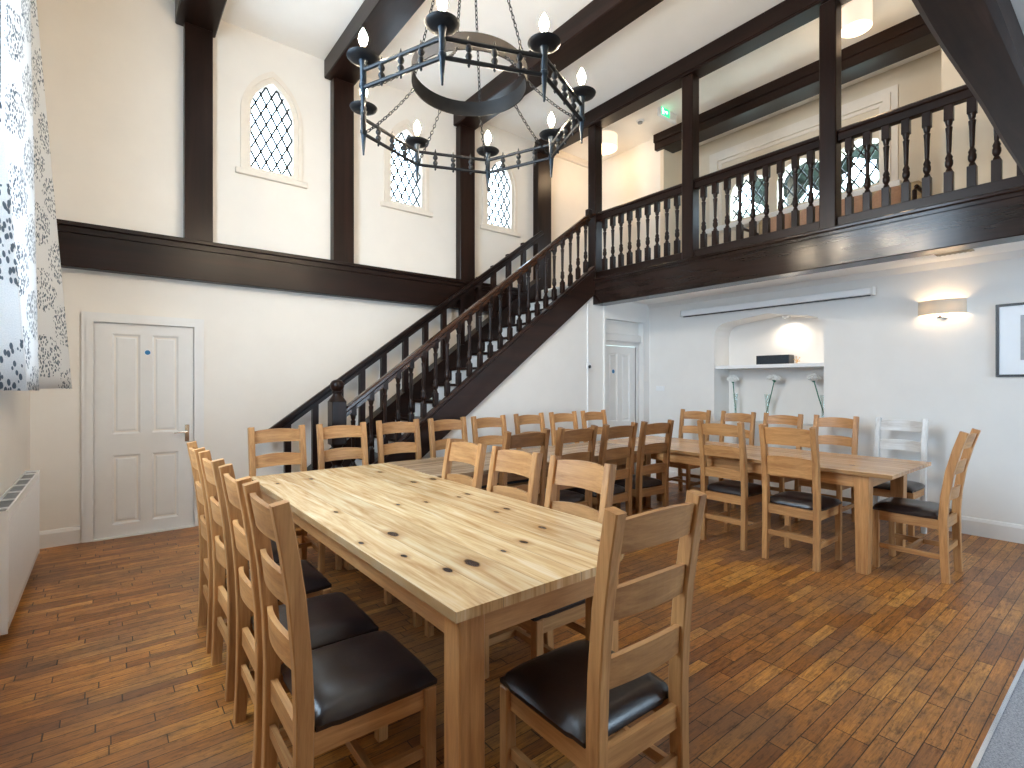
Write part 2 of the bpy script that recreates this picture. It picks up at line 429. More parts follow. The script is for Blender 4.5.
# skirting
SK = [(0, 0), (0.022, 0), (0.022, .12), (.012, .145), (0, .15)]
def skirt(name, p0, p1, side, h=1.0, m=WHITE):
    """p0->p1 along wall, side = inward normal"""
    bm = newbm(); p0 = Vector((*p0, 0)); p1 = Vector((*p1, 0)); s = Vector((*side, 0))
    A = [bm.verts.new(p0 + s * a + Vector((0, 0, b * h))) for a, b in SK]; Bv = [bm.verts.new(p1 + s * a + Vector((0, 0, b * h))) for a, b in SK]
    n = len(A); bm.faces.new(A); bm.faces.new(Bv[::-1])
    for i in range(n): bm.faces.new((A[i], A[(i + 1) % n], Bv[(i + 1) % n], Bv[i]))
    struct(name, bm, m)
skirt('baseboard_back', (XL + .0, YB), (-.18, YB), (0, -1)); skirt('baseboard_back_middle', (.80, YB), (1.62, YB), (0, -1))
skirt('baseboard_left', (XL, -3.5), (XL, YB - .03), (1, 0)); skirt('baseboard_right', (XR, -3.5), (XR, 4.74), (-1, 0), 1.1, WALLR)
skirt('baseboard_stairs', (1.85, SPY), (5.38, SPY), (0, -1))

# ------------------------------------------------------------------ arched windows
def lead_bars(bm, poly, pu, pv, t=.006, axis=1, plane=0.0, dx=0.0):
    us = [p[0] for p in poly]; vs = [p[1] for p in poly]
    u0, u1, v0, v1 = min(us), max(us), min(vs), max(vs)
    def inside(u, v):
        n = len(poly)
        for i in range(n):
            a = poly[i]; b = poly[(i + 1) % n]
            if (b[0] - a[0]) * (v - a[1]) - (b[1] - a[1]) * (u - a[0]) < -1e-6: return False
        return True
    k = pv / pu
    for sgn in (1, -1):
        c = -60
        while c < 60:
            # v = sgn*k*(u-uc) + c*pv + v0
            uc = (u0 + u1) / 2; rng = []
            N = 160
            for i in range(N + 1):
                u = u0 + (u1 - u0) * i / N; v = sgn * k * (u - uc) + c * pv + v0 + dx
                if v0 <= v <= v1 and inside(u, v): rng.append((u, v))
            if len(rng) > 2:
                a, b = rng[0], rng[-1]
                if axis == 1: sweep(bm, [(a[0], plane, a[1]), (b[0], plane, b[1])], t, t * 1.6, Vector((0, 1, 0)))
                else: sweep(bm, [(plane, a[0], a[1]), (plane, b[0], b[1])], t, t * 1.6, Vector((1, 0, 0)))
            c += 1
    return bm
def ringprism(bm, outer, inner, axis, a, b): return wall(bm, outer, [inner], axis, a, b)
for i, cx in enumerate(WX):
    r = sroot('window_%d' % (i + 1), (cx, YB, 3.66))
    z = 3.66
    out = [(u, v - z) for u, v in arch(0, .315, 3.66, 4.30, 4.82)]
    mid = [(u, v - z) for u, v in arch(0, .270, 3.66, 4.32, 4.755)]
    inn = [(u, v - z) for u, v in arch(0, .216, 3.735, 4.33, 4.69)]
    bm = ringprism(newbm(), out, [(u, v + (.01 if v < .01 else 0)) for u, v in mid], 1, -.022, .0)
    obj('window_surround', bm, STONE, r)
    inn2 = [(u, v) for u, v in inn]
    obj('window_frame', ringprism(newbm(), mid, inn2, 1, -.006, .06), STONE, r)
    obj('window_sill', B(-.365, .365, -.045, .0, -.03, .03, bev=.006), STONE, r)
    obj('window_pane', prism(newbm(), inn, 1, .050, .054), GLASS, r)
    obj('window_leading', lead_bars(newbm(), inn, .107, .205, .0125, 1, .040), LEAD, r)
# bay window with casing
r = sroot('window_4', (XBAY, 3.1, 3.75))
bm = newbm()
def ring4(h0, h1, z0, z1, w): return [(h0, z0), (h1, z0), (h1, z1), (h0, z1)], [(h0 + w, z0 + .001), (h1 - w, z0 + .001), (h1 - w, z1 - w), (h0 + w, z1 - w)]
for (h0, h1, z1, w_, t_) in ((-1.20, 1.20, 1.20, .075, .03), (-1.13, 1.13, 1.13, .075, .055), (-1.06, 1.06, 1.06, .05, .02)):
    for q in ((h0, h0 + w_, 0, z1), (h1 - w_, h1, 0, z1), (h0 + w_, h1 - w_, z1 - w_, z1)): box(bm, -t_, -.0, *q)
obj('window_casing', bm, STONE, r)
obj('window_sill', B(-.14, 0, -1.25, 1.25, -.04, .04, bev=.008), WHITE, r)
for y0, y1 in BW:
    poly = [(u - 3.1, v - 3.75) for u, v in bayarch(y0, y1)]
    obj('window_pane', prism(newbm(), poly, 0, .10, .104), GLASS, r)
    obj('window_leading', lead_bars(newbm(), poly, .155, .23, .012, 0, .088), LEAD, r)
# tall window in the left wall
r = sroot('window_5', (XL, 3.05, 1.45)); bm = newbm(); hw = 1.0; hh = 3.30
for a in (-hw, -.36, .30, hw - .06): box(bm, -.16, -.08, a, a + .06, 0, hh)
for b2 in (0, 1.6, hh - .06): box(bm, -.155, -.085, -hw, hw, b2, b2 + .06)
obj('window_frame', bm, WHITE, r); obj('window_pane', B(-.13, -.126, -hw, hw, 0, hh), GLASS, r)
obj('window_sill', B(-.2, .05, -hw - .05, hw + .05, -.035, .0, bev=.006), WHITE, r)

# ------------------------------------------------------------------ doors
def door(name, x0, x1, z1, y, dy, rows, sticker, handle_x, cas=.085):
    """a panelled door facing -Y; x0..x1 leaf, y = wall face"""
    r = sroot(name, ((x0 + x1) / 2, y, 0)); w = (x1 - x0) / 2
    bm = newbm()
    for t, a in ((.025, 0), (.035, .03)):
        box(bm, -w - cas + a, -w, -t, 0, 0, z1 + cas - a); box(bm, w, w + cas - a, -t, 0, 0, z1 + cas - a); box(bm, -w - .0, w + .0, -t, 0, z1, z1 + cas - a)
    obj('door_casing', bm, WHITE, r)
    leaf = newbm(); pan = []
    cols = ((-w + .13, -.045), (.045, w - .13)) if w > .3 else ((-w + .1, -.03), (.03, w - .1))
    hl = []
    for (a, b) in cols:
        for (c, d) in rows: hl.append(R4(a, b, c, d))
    wall(leaf, R4(-w + .002, w - .002, .012, z1 - .003), hl, 1, dy, dy + .02)
    L = obj('door_leaf', leaf, WHITE, r)
    for q in hl:
        (a, c), (b, d) = q[0], q[2]; pb = newbm()
        o1 = [(a, c), (b, c), (b, d), (a, d)]; i1 = [(a + .022, c + .022), (b - .022, c + .022), (b - .022, d - .022), (a + .022, d - .022)]
        i2 = [(a + .04, c + .04), (b - .04, c + .04), (b - .04, d - .04), (a + .04, d - .04)]
        V = [[pb.verts.new((p[0], yy, p[1])) for p in lo] for lo, yy in ((o1, dy), (i1, dy + .016), (i2, dy + .006))]
        for A, Bv in zip(V, V[1:]):
            for k in range(4): pb.faces.new((A[k], A[(k + 1) % 4], Bv[(k + 1) % 4], Bv[k]))
        pb.faces.new(V[2]); obj('door_panel', pb, WHITE, L)
    if handle_x is not None:
        hb = newbm(); hx = handle_x - (x0 + x1) / 2
        box(hb, hx - .02, hx + .02, dy - .008, dy, .85, 1.02, bev=.003)
        tube(hb, [(hx, dy - .005, .95), (hx, dy - .05, .95), (hx - .11, dy - .05, .945)], .009, 8)
        obj('door_handle', hb, CHROME, L, True)
    sb = newbm(); sx = sticker[0] - (x0 + x1) / 2
    bmesh.ops.create_cone(sb, cap_ends=True, segments=24, radius1=sticker[2] * 1.3, radius2=sticker[2] * 1.3, depth=.002,
                          matrix=Matrix.Translation((sx, dy - .001, sticker[1])) @ Matrix.Rotation(PI / 2, 4, 'X'))
    S = obj('door_notice', sb, PAPER, L)
    sb = newbm()
    bmesh.ops.create_cone(sb, cap_ends=True, segments=24, radius1=sticker[2], radius2=sticker[2], depth=.002,
                          matrix=Matrix.Translation((sx, dy - .003, sticker[1])) @ Matrix.Rotation(PI / 2, 4, 'X'))
    obj('notice_disc', sb, BLUE, S)
    return r
d1 = door('door_1', -.087, .689, 1.985, YB, -.012, [(.12, .76), (.955, 1.885)], (.311, 1.72, .022), .63)
obj('door_threshold', B(-.39, .39, -.05, .0, 0, .012), WHITE, d1)
d2 = door('door_2', 5.47, 6.19, 1.97, 4.86, -.015, [(.12, .70), (.88, 1.86)], (5.69, 1.60, .028), None, .07)
obj('door_lintel', B(-.43, .48, -.07, -.02, 2.03, 2.14, bev=.012), WHITE, d2)
obj('door_head_panel', B(-.40, .47, -.02, .0, 2.14, 2.33), WALLR, d2)
obj('door_jamb', B(.43, .47, -.11, .0, 0, 2.33), WHITE, d2)

# ------------------------------------------------------------------ timber frame
def timber(name, bm, ax, label, cat, group=None, hew=False, mat=None):
    return tag(obj(name, bm, mat or (DKM if hew else DK)[ax]), label, cat, group)
PX = [(.60, .84, 'left of the first arched window, above the panelled door'), (2.05, 2.29, 'between the first and second arched windows'),
      (3.77, 4.01, 'between the second and third arched windows'), (5.17, 5.45, 'at the head of the stairs, right of the third arched window')]
for i, (a, b, s) in enumerate(PX):
    timber('wall_post', B(a, b, 5.88, YB, 2.835 if i < 3 else 2.86, 4.95 if i < 3 else 4.98, bev=.006), 2, 'dark timber wall post ' + s, 'post', 'upright timber posts on the back wall')
bm = B(XL, 5.16, 5.88, YB, 2.445, 2.74, bev=.005)
box(bm, XL, 5.16, 5.865, YB, 2.74, 2.77); box(bm, XL, 5.16, 5.85, YB, 2.795, 2.835, bev=.005); box(bm, XL, 5.16, 5.875, YB, 2.765, 2.80)
timber('wall_beam', bm, 0, 'long dark moulded timber beam running along the back wall over the door', 'beam')
BX = [(.53, .875, 'nearest the curtain, meeting the post above the panelled door'), (1.975, 2.31, 'second from the curtain, above the left side of the chandelier'),
      (3.72, 4.03, 'passing behind the right side of the chandelier')]
for a, b, s in BX:
    timber('ceiling_beam', B(a, b, YP, 5.99, 4.95, ZC, bev=.01), 1, 'dark timber ceiling beam ' + s, 'beam', 'timber beams under the white ceiling')
bm = B(5.19, 5.42, YP, 5.99, 4.985, ZC, bev=.008); box(bm, 5.205, 5.40, YP, 5.99, 4.965, 4.99)
timber('ceiling_beam', bm, 1, 'dark timber beam under the ceiling carried by the gallery posts', 'beam', 'timber beams under the white ceiling')
bm = B(6.48, 6.79, 1.3, 4.72, 4.94, ZC, bev=.008); box(bm, 6.46, 6.5, 1.3, 4.72, 5.05, ZC)
timber('ceiling_beam', bm, 1, 'dark timber beam over the window bay at the back of the gallery', 'beam', 'timber beams under the white ceiling')
# header beam over the camera end: hewn, slightly wavy arrises
bm = newbm(); N = 60; rows = []
for i in range(N + 1):
    x = XL + (5.18 - XL) * i / N
    w1 = noise.noise((x * 1.7, 0, 0)) * .010; w2 = noise.noise((x * 1.3, 5, 0)) * .010
    dip = 0
    prof = [(.285 + w2, 2.50 + .5 * w2), (.30, 2.49), (.415 + w1 + dip, 2.49 + .5 * w1), (.432 + w1 + dip, 2.505 + w1), (.432 + w1, 2.78), (.285, 2.78)]
    rows.append([bm.verts.new((x, a, b)) for a, b in prof])
for A, Bv in zip(rows, rows[1:]):
    for k in range(6): bm.faces.new((A[k], A[(k + 1) % 6], Bv[(k + 1) % 6], Bv[k]))
bm.faces.new(rows[0]); bm.faces.new(rows[-1][::-1])
timber('header_beam', bm, 0, 'broad rough-hewn timber beam close overhead at the upper right corner', 'beam', None, True)
# gallery edge beam with moulding
bm = B(5.20, 5.42, .30, 4.93, 2.50, 2.79, bev=.006)
box(bm, 5.165, 5.42, .30, 4.95, 2.815, 2.85, bev=.008); box(bm, 5.185, 5.42, .30, 4.94, 2.785, 2.82)
timber('gallery_beam', bm, 1, 'deep polished timber beam with moulded ledge along the gallery edge', 'beam', mat=wood('polished_dark_timber', (.006, .003, .002), (.022, .011, .009), 1, .17, .35, (.045, .026, .020), False, .30))
GP = [(4.835, 'at the corner where the stairs reach the gallery'), (3.36, 'in the middle of the gallery balustrade'), (1.90, 'at the right of the gallery balustrade, nearest the camera')]
GPY = [g[0] for g in GP]
for y, s in GP:
    w = .072
    poly = [(5.3 - w, y - w), (5.3 + w, y - w), (5.3 + w, y + w), (5.3 - w, y + w)]
    bm = B(5.3 - w, 5.3 + w, y - w, y + w, 2.85, 4.966, bev=.010)
    timber('gallery_post', bm, 2, 'dark timber post ' + s, 'post', 'timber posts rising from the gallery edge')
timber('gallery_post', B(5.22, 5.38, .31, .46, 2.85, 4.966, bev=.004), 2, 'dark timber post ending the gallery balustrade beside the hewn beam', 'post', 'timber posts rising from the gallery edge')

# ------------------------------------------------------------------ balusters
def baluster(L, top=.13, bot=.17, s=.058):
    """turned baluster, local z 0..L"""
    bm = newbm()
    box(bm, -s / 2, s / 2, -s / 2, s / 2, 0, bot, bev=.003); box(bm, -s / 2, s / 2, -s / 2, s / 2, L - top, L, bev=.003)
    m = L - top - bot; z0 = bot
    p = [(.026, -.002), (.020, .02), (.014, .03), (.022, .045), (.027, .06), (.027, .085), (.021, .10), (.026, .115), (.020, .13), (.0135, .145), (.016, .16)]
    q = [(.020, m - .10), (.024, m - .06), (.0245, m - .055), (.015, m - .045), (.022, m - .03), (.0225, m - .02), (.028, m + .002)]
    lathe(bm, [(r, z0 + z) for r, z in p + q], seg=12)
    return bm
bal = thing('gallery_balustrade', 'dark turned-baluster railing along the front of the gallery', 'railing', (5.3, 0, 2.85))
bm = newbm(); box(bm, -.045, .045, .45, 4.78, .805, .865, bev=.008); box(bm, -.035, .035, .45, 4.78, .87, .915, bev=.012); box(bm, -.028, .028, .45, 4.78, .78, .81)
bm.free(); bm = newbm()
segs = [(.46, 1.828), (1.972, 3.288), (3.432, 4.763)]
for a, b in segs:
    bm = newbm(); box(bm, -.035, .035, a, b, .80, .87, bev=.006); box(bm, -.045, .045, a, b, .865, .915, bev=.014)
    obj('handrail', bm, DK[1], bal)
    obj('bottom_rail', B(-.04, .04, a, b, 0, .105, bev=.006), DK[1], bal)
b0 = None
for a, b in segs:
    n = 9; st = .1405
    off = ((b - a) - st * (n - 1)) / 2
    if a < 1: ys = [b - .085 - st * k for k in range(9)]
    else: ys = [b - off - st * k for k in range(n)]
    for y in ys:
        if b0 is None: b0 = obj('baluster', baluster(.71), DK[2], bal, True, (0, y, .10))
        else:
            c = b0.copy(); C.objects.link(c); c.parent = bal; c.location = (0, y, .10)

# ------------------------------------------------------------------ staircase
SY = 4.80
st = thing('staircase', 'dark wooden staircase with turned balusters climbing to the gallery', 'staircase', (1.6, SY, 0))
X0 = 1.6
def zt(x): return strtop(x)                     # stringer top (world x)
def rail(x): return 1.24 + SL * (x - 1.83)
# front stringer
ds = .36
poly = [(1.72, max(0, zt(1.72))), (5.195, zt(5.195)), (5.195, zt(5.195) - ds), (1.72 + .0, 0.0)]
xb = 2.667 - (1.084 - ds) / SL
poly = [(1.72, zt(1.72)), (5.195, zt(5.195)), (5.195, zt(5.195) - ds), (xb, 0), (1.72, 0)]
bm = prism(newbm(), [(x - X0, z) for x, z in poly], 1, -.055, -.022)
sweep(bm, [(1.74 - X0, -.03, zt(1.74) + .015), (5.19 - X0, -.03, zt(5.19) + .015)], .085, .03, Vector((0, 1, 0)), .004)
sweep(bm, [(1.80 - X0, -.06, zt(1.80) - .03), (5.19 - X0, -.06, zt(5.19) - .03)], .02, .03, Vector((0, 1, 0)))
obj('stringer', bm, wood('stringer_timber', (.008, .0035, .0025), (.030, .012, .008), 0, .35, .3, (.045, .02, .012)), st)
yr = 5.82 - SY
poly2 = [(1.42, 0), (1.42, .20 + .0), (5.16, .20 + SL * (5.16 - 1.42)), (5.16, .20 + SL * 3.74 - ds), (1.62, 0)]
obj('stringer', prism(newbm(), [(x - X0, z) for x, z in poly2], 1, yr - .02, yr + .175), DK[0], st)
# treads and risers
nr = 14; rise = 2.85 / nr; run = rise / SL; xs0 = 5.20 - run * (nr - 1)
tr0 = rs0 = None
for k in range(nr):
    x = xs0 + run * k
    if k < nr - 1:
        loc = (x - X0, 0, rise * (k + 1) - .03)
        if tr0 is None: tr0 = obj('tread', B(-.03, run + .01, -.02, yr - .022, 0, .03, bev=.005), DK[1], st, False, loc)
        else: c = tr0.copy(); C.objects.link(c); c.parent = st; c.location = loc
    loc = (x - X0, 0, rise * k)
    if rs0 is None: rs0 = obj('riser', B(0, .018, -.02, yr - .022, 0, rise - .03), WHITE, st, False, loc)
    else: c = rs0.copy(); C.objects.link(c); c.parent = st; c.location = loc
# newel
bm = newbm(); cx = 1.705 - X0
box(bm, cx - .072, cx + .072, -.072, .072, 0, .62, bev=.005)
lathe(bm, [(.068, .615), (.05, .64), (.04, .66), (.062, .70), (.068, .74), (.06, .79), (.045, .82), (.055, .84), (.06, .86)], (cx, 0, 0), 20)
box(bm, cx - .068, cx + .068, -.068, .068, .85, 1.26, bev=.008)
lathe(bm, [(.085, 1.255), (.06, 1.29), (.042, 1.315), (.038, 1.33), (.05, 1.34), (.05, 1.35), (.042, 1.357), (.058, 1.375), (.064, 1.40), (.062, 1.425), (.048, 1.447), (.022, 1.46), (.002, 1.462)], (cx, 0, 0), 24)
obj('newel_post', bm, DK[2], st, True)
# handrails
RW = wood('worn_handrail', (.022, .009, .005), (.055, .024, .013), 0, .2, .5, (.085, .04, .02), True, .5)
bm = newbm()
sweep(bm, [(1.76 - X0, 0, rail(1.76) - .03), (5.00 - X0, 0, rail(5.00) - .03), (5.10 - X0, 0, rail(5.06) + .0), (5.23 - X0, 0, 3.735)], .075, .05, Vector((0, 1, 0)), .014)
sweep(bm, [(1.76 - X0, 0, rail(1.76) - .075), (5.14 - X0, 0, rail(5.14) - .075)], .05, .04, Vector((0, 1, 0)))
obj('handrail', bm, RW, st)
def rr(x): return .985 + .730 * (x - 1.395)
bm = newbm()
sweep(bm, [(1.27 - X0, yr - .03, rr(1.27) - .03), (5.17 - X0, yr - .03, rr(5.17) - .03)], .07, .055, Vector((0, 1, 0)), .012)
sweep(bm, [(1.30 - X0, yr - .01, rr(1.30) - .085), (5.17 - X0, yr - .01, rr(5.17) - .085)], .05, .06, Vector((0, 1, 0)))
obj('handrail', bm, DK[0], st)
obj('rail_cap', B(5.10 - X0, 5.17 - X0, -.04, .04, 3.66, 3.79, bev=.012), DK[2], st)
s0 = None
for k in range(22):
    x = 2.04 + .1445 * k - .0
    loc = (x - X0, 0, zt(x) + .02)
    if s0 is None: s0 = obj('baluster', baluster(.745, .12, .15, .052), DK[2], st, True, loc)
    else: c = s0.copy(); C.objects.link(c); c.parent = st; c.location = loc
for (x, L) in ((1.86, .66),):
    c = s0.copy(); C.objects.link(c); c.parent = st; c.location = (x - X0, 0, zt(x) + .02)
w0 = None
for x in (1.53, 1.82, 2.10, 2.36, 2.63, 2.92, 3.20, 3.47, 3.75, 4.03, 4.28, 4.55, 4.83):
    z0 = .19 + SL * (x - 1.42)
    loc = (x - X0, yr - .0, z0)
    if w0 is None: w0 = obj('wall_slat', B(-.032, .032, -.03, .03, 0, .735), DK[2], st, False, loc)
    else: c = w0.copy(); C.objects.link(c); c.parent = st; c.location = loc

# ------------------------------------------------------------------ chairs
def make_chair(slats, mats, W=.42, dz=0.0, lean=1.0):
    root = thing('dining_chair', '', 'chair')
    hx = W / 2 - .021
    X1, Y1, Z1 = mats
    back = [(-.205, 0), (-.198, .12), (-.192, .30), (-.190, .45), (-.196, .60), (-.212, .78), (-.234, .93), (-.258, 1.06)]
    back = [(y if z <= .45 else -.19 + (y + .19) * lean, z) for y, z in back]
    for s in (-1, 1):
        bm = sweep(newbm(), [(s * hx, y, z) for y, z in back], .042, [.044, .046, .05, .052, .051, .05, .049, .048], Vector((1, 0, 0)), .004)
        obj('back_leg', bm, Z1, root)
    for s in (-1, 1):
        obj('leg', B(s * (hx + .005) - .021, s * (hx + .005) + .021, .196, .238, 0, .435 + dz, bev=.004), Z1, root)
    def byz(z):
        for (y0, z0), (y1, z1) in zip(back, back[1:]):
            if z0 <= z <= z1: return y0 + (y1 - y0) * (z - z0) / (z1 - z0)
    for zc, h in slats:
        bm = newbm(); n = 10; A = []
        for i in range(n + 1):
            u = -1 + 2 * i / n; x = u * (hx - .012)
            cz = .014 * (1 - u * u); cy = -.022 * (1 - u * u)
            zb, zt_ = zc - h / 2 + .010 * (1 - u * u) * .6, zc + h / 2 + cz - .006
            yb, yt = byz(zb) + cy, byz(zt_) + cy
            A.append([bm.verts.new(p) for p in ((x, yb - .009, zb), (x, yb + .009, zb), (x, yt + .009, zt_), (x, yt - .009, zt_))])
        for a, b in zip(A, A[1:]):
            for k in range(4): bm.faces.new((a[k], a[(k + 1) % 4], b[(k + 1) % 4], b[k]))
        bm.faces.new(A[0][::-1]); bm.faces.new(A[-1]); obj('back_slat', bm, X1, root)
    obj('seat_rail', B(-hx + .015, hx - .015, -.200, -.178, .365 + dz, .435 + dz), X1, root)
    obj('seat_rail', B(-hx + .015, hx - .015, .206, .228, .365 + dz, .435 + dz), X1, root)
    for s in (-1, 1):
        obj('seat_rail', B(s * hx - .011, s * hx + .011, -.175, .205, .365 + dz, .435 + dz), Y1, root)
        obj('stretcher', B(s * hx - .010, s * hx + .010, -.185, .21, .155, .190), Y1, root)
    obj('stretcher', B(-hx + .01, hx - .01, -.203, -.185, .195, .235), X1, root)
    obj('stretcher', B(-hx + .008, hx - .008, .01, .032, .158, .188), X1, root)
    # seat pad: a soft cushion shape
    bm = newbm(); n = 14; hw, y0, y1 = W / 2 + .006, -.166, .250
    def sup(u): return (1 - abs(u) ** 4)
    G = []
    for i in range(n + 1):
        row = []
        for j in range(n + 1):
            u = -1 + 2 * i / n; v = -1 + 2 * j / n
            uu = math.copysign(abs(u) ** .8, u); vv = math.copysign(abs(v) ** .8, v)
            k = max(abs(uu), abs(vv)); r = .97 if k > .99 and abs(abs(uu) - abs(vv)) < .25 else 1
            z = .452 + dz + .046 * (max(0, sup(uu)) ** .45) * (max(0, sup(vv)) ** .45) - .008 * math.exp(-(uu * uu + vv * vv) * 4)
            row.append(bm.verts.new((uu * hw * r, (y0 + y1) / 2 + vv * (y1 - y0) / 2 * r, z)))
        G.append(row)
    for i in range(n):
        for j in range(n): bm.faces.new((G[i][j], G[i + 1][j], G[i + 1][j + 1], G[i][j + 1]))
    rim = [G[i][0] for i in range(n + 1)] + [G[n][j] for j in range(1, n + 1)] + [G[i][n] for i in range(n - 1, -1, -1)] + [G[0][j] for j in range(n - 1, 0, -1)]
    low = [bm.verts.new((v.co.x * .985, v.co.y, .436 + dz)) for v in rim]
    m = len(rim)
    for i in range(m): bm.faces.new((rim[(i + 1) % m], rim[i], low[i], low[(i + 1) % m]))
    bm.faces.new(low)
    obj('seat', bm, LEATHER, root, True)
    return root
S3 = [(.985, .10), (.80, .095), (.61, .085)]
S2 = [(.975, .135), (.745, .15)]
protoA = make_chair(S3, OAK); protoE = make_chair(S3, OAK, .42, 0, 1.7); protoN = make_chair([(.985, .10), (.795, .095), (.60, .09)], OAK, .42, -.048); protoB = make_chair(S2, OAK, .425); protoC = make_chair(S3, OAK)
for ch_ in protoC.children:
    if ch_.name.startswith(('back_leg', 'back_slat')): ch_.data.materials[0] = PAL[2 if ch_.name.startswith('back_leg') else 0]  # glare painted on back posts and slats only, rest stays oak
protoD = make_chair(S3, BRO)  # oak chair with backlit shade put into its wood colour
used = set()
def chair(proto, cx, cy, rz, label, group, sz=1.0):
    o = proto if proto.name not in used else copy_tree(proto)
    used.add(o.name)
    o.location = (cx, cy, 0); o.rotation_euler = (0, 0, rz); o.scale = (1, 1, sz)
    o['label'] = label; o['group'] = group
    return o
g1 = 'ladder-back chairs down the left side of the near table'
for cy, s in ((1.74, 'nearest the camera down the left side of the near table'), (2.22, 'second from the camera down the left side of the near table'),
              (2.79, 'third from the camera down the left side of the near table'), (3.31, 'furthest down the left side of the near table, nearest the white door')):
    chair(protoN, .645, cy, -PI / 2 + random.uniform(-.02, .02), 'oak chair ' + s, g1, 1.02)
g2 = 'ladder-back chairs along the far side of the tables'
far = [(1.07, 4.42, 'left end of the far row, left of the stair newel post'), (1.59, 4.42, 'directly in front of the stair newel post'), (2.15, 4.50, 'in front of the lowest stair balusters, right of the newel'),
       (2.68, 4.48, 'in front of the foot of the stair stringer'), (3.185, 4.48, 'in the far row, fifth from its left end'), (3.82, 4.56, 'sixth along the far row, under the middle of the white stair wall'),
       (4.36, 4.56, 'seventh along the far row, second from its right end'), (4.90, 4.56, 'right end of the far row, left of the far door')]
for x, y, s in far:
    chair(protoA, x, y - .31, PI + random.uniform(-.02, .02), 'oak ladder-back chair ' + s, g2, 1.02)
g3 = 'wide-slat chairs along the right side of the near table'
for cy, s in ((1.83, 'nearest the camera of three'), (2.36, 'in the middle of three'), (2.90, 'furthest from the camera of three')):
    chair(protoB, 1.648, cy, PI / 2, 'wide-slat chair tucked under the near table\'s right side, ' + s, g3, .975)
g4 = 'backlight-browned chairs on the near side of the joining table'
for x, s in ((2.45, 'leftmost of four'), (2.985, 'second from its left end'), (3.51, 'third from its left end'), (4.06, 'rightmost of four')):
    chair(protoD, x, 3.16, 0 if x < 4 else -.06, 'backlight-browned chair in the row backing onto the open floor, ' + s, g4, 1.015)
g5 = 'chairs at the ends and inner side of the right table'
c2 = chair(protoN, 1.262, 1.155, -.02, 'large foreground ladder-back chair with black seat at the near end of the near table', 'chairs closest to the camera', 1.02)
chair(protoB, 4.425, 1.80, -PI / 2, 'wide-slat oak chair at the left side of the right table, nearest its corner', g5, 1.03)
chair(protoA, 4.48, 2.39, -PI / 2, 'three-slat oak chair at the left side of the right table, second from its corner', g5, 1.03)
chair(protoE, 4.89, 1.144, 0, 'oak chair seen side-on at the near end of the right table', g5, 1.02)
g6 = 'chairs against the right wall'
for x, y, p, s in ((5.81, 3.77, protoA, 'furthest from the camera, left of the niche'), (5.81, 3.19, protoA, 'beneath the leftmost white flower'), (5.81, 2.66, protoA, 'between the middle and right white flowers'),
                (5.84, 2.13, protoA, 'just right of the right-hand white flower'), (5.89, 1.57, protoC, 'back painted pale with glare, nearest the camera')):
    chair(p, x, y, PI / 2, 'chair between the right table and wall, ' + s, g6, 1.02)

# ------------------------------------------------------------------ tables
def table(name, label, x0, x1, y0, y1, topm, legw, m, ax, z=.77, over=.035, taper=0, ap=.095, oy=None, cut=False):
    oy = oy or over
    t = thing(name, label, 'table', (x0, y0, 0), 0, 'tables set out in a U shape'); w, d = x1 - x0, y1 - y0
    if cut:
        R_ = .455; P_ = [(0, 0)] + [(w - R_ + R_ * math.sin(a * PI / 20), R_ - R_ * math.cos(a * PI / 20)) for a in range(11)] + [(w, d), (0, d)]
        obj('tabletop', prism(newbm(), P_, 2, z - .032, z), topm, t)
    else: obj('tabletop', B(0, w, 0, d, z - .032, z, bev=.004), topm, t)
    for a in (over, w - over - legw):
        for b in (oy, d - oy - legw):
            if cut and a > over and b == oy: a = .66
            bm = newbm(); box(bm, a, a + legw, b, b + legw, 0, z - .032, bev=.004)
            if taper:
                for v in bm.verts:
                    if v.co.z < .01:
                        v.co.x = a + legw / 2 + (v.co.x - a - legw / 2) * taper; v.co.y = b + legw / 2 + (v.co.y - b - legw / 2) * taper
            obj('leg', bm, m[2], t)
    zz = z - .032; L = over + legw
    obj('apron', B(L, (.66 if cut else w - L), oy + .012, oy + .034, zz - ap, zz), m[0], t); obj('apron', B(L, w - L, d - oy - .034, d - oy - .012, zz - ap, zz), m[0], t)
    obj('apron', B(over + .012, over + .034, oy + legw, d - oy - legw, zz - ap, zz), m[1], t); obj('apron', B(w - over - .034, w - over - .012, (.40 if cut else oy + legw), d - oy - legw, zz - ap, zz), m[1], t)
    return t
A_ = math.atan(406 / 512); ca, sa = math.cos(A_), math.sin(A_)
kn = [(472, 563, .022), (448, 570, .014), (393, 534, .020), (404, 556, .010), (361, 543, .009), (336, 512, .010), (311, 479, .012), (277.5, 483.6, .009), (398, 504.5, .009), (426, 502, .009),
      (467.5, 494, .012), (459, 497, .009), (506.6, 508.7, .014), (496.4, 512, .010), (523.8, 542, .013), (503.4, 551, .008), (380, 472, .014), (542.5, 527.6, .013), (599.6, 540.7, .010), (413.6, 482, .016), (433, 479, .018)]
kk = []
for px, py, s in kn:
    rx = (px - 512) / 512; u = (py - 384) / 512; tt = (1.42 - .77) / u
    kk.append(((sa + rx * ca) * tt - .78, (ca - rx * sa) * tt - 1.24, s, s * 1.9))
PINE = pine(kk, 'knotty_pine_top', (.52, .28, .105), (.75, .50, .25), (.86, .675, .42), 1, .17)
PINE2 = pine([(.3, .35, .02, .012), (1.1, .6, .02, .012), (1.9, .2, .02, .012)], 'joining_table_top', (.24, .14, .075), (.42, .28, .17), (.58, .43, .29), 0, .15)
PINE3 = pine([(.3, .35, .012, .02), (.6, 1.2, .012, .02), (.25, 2.1, .012, .02)], 'right_table_top', (.42, .20, .08), (.60, .34, .15), (.70, .46, .25), 1, .165)
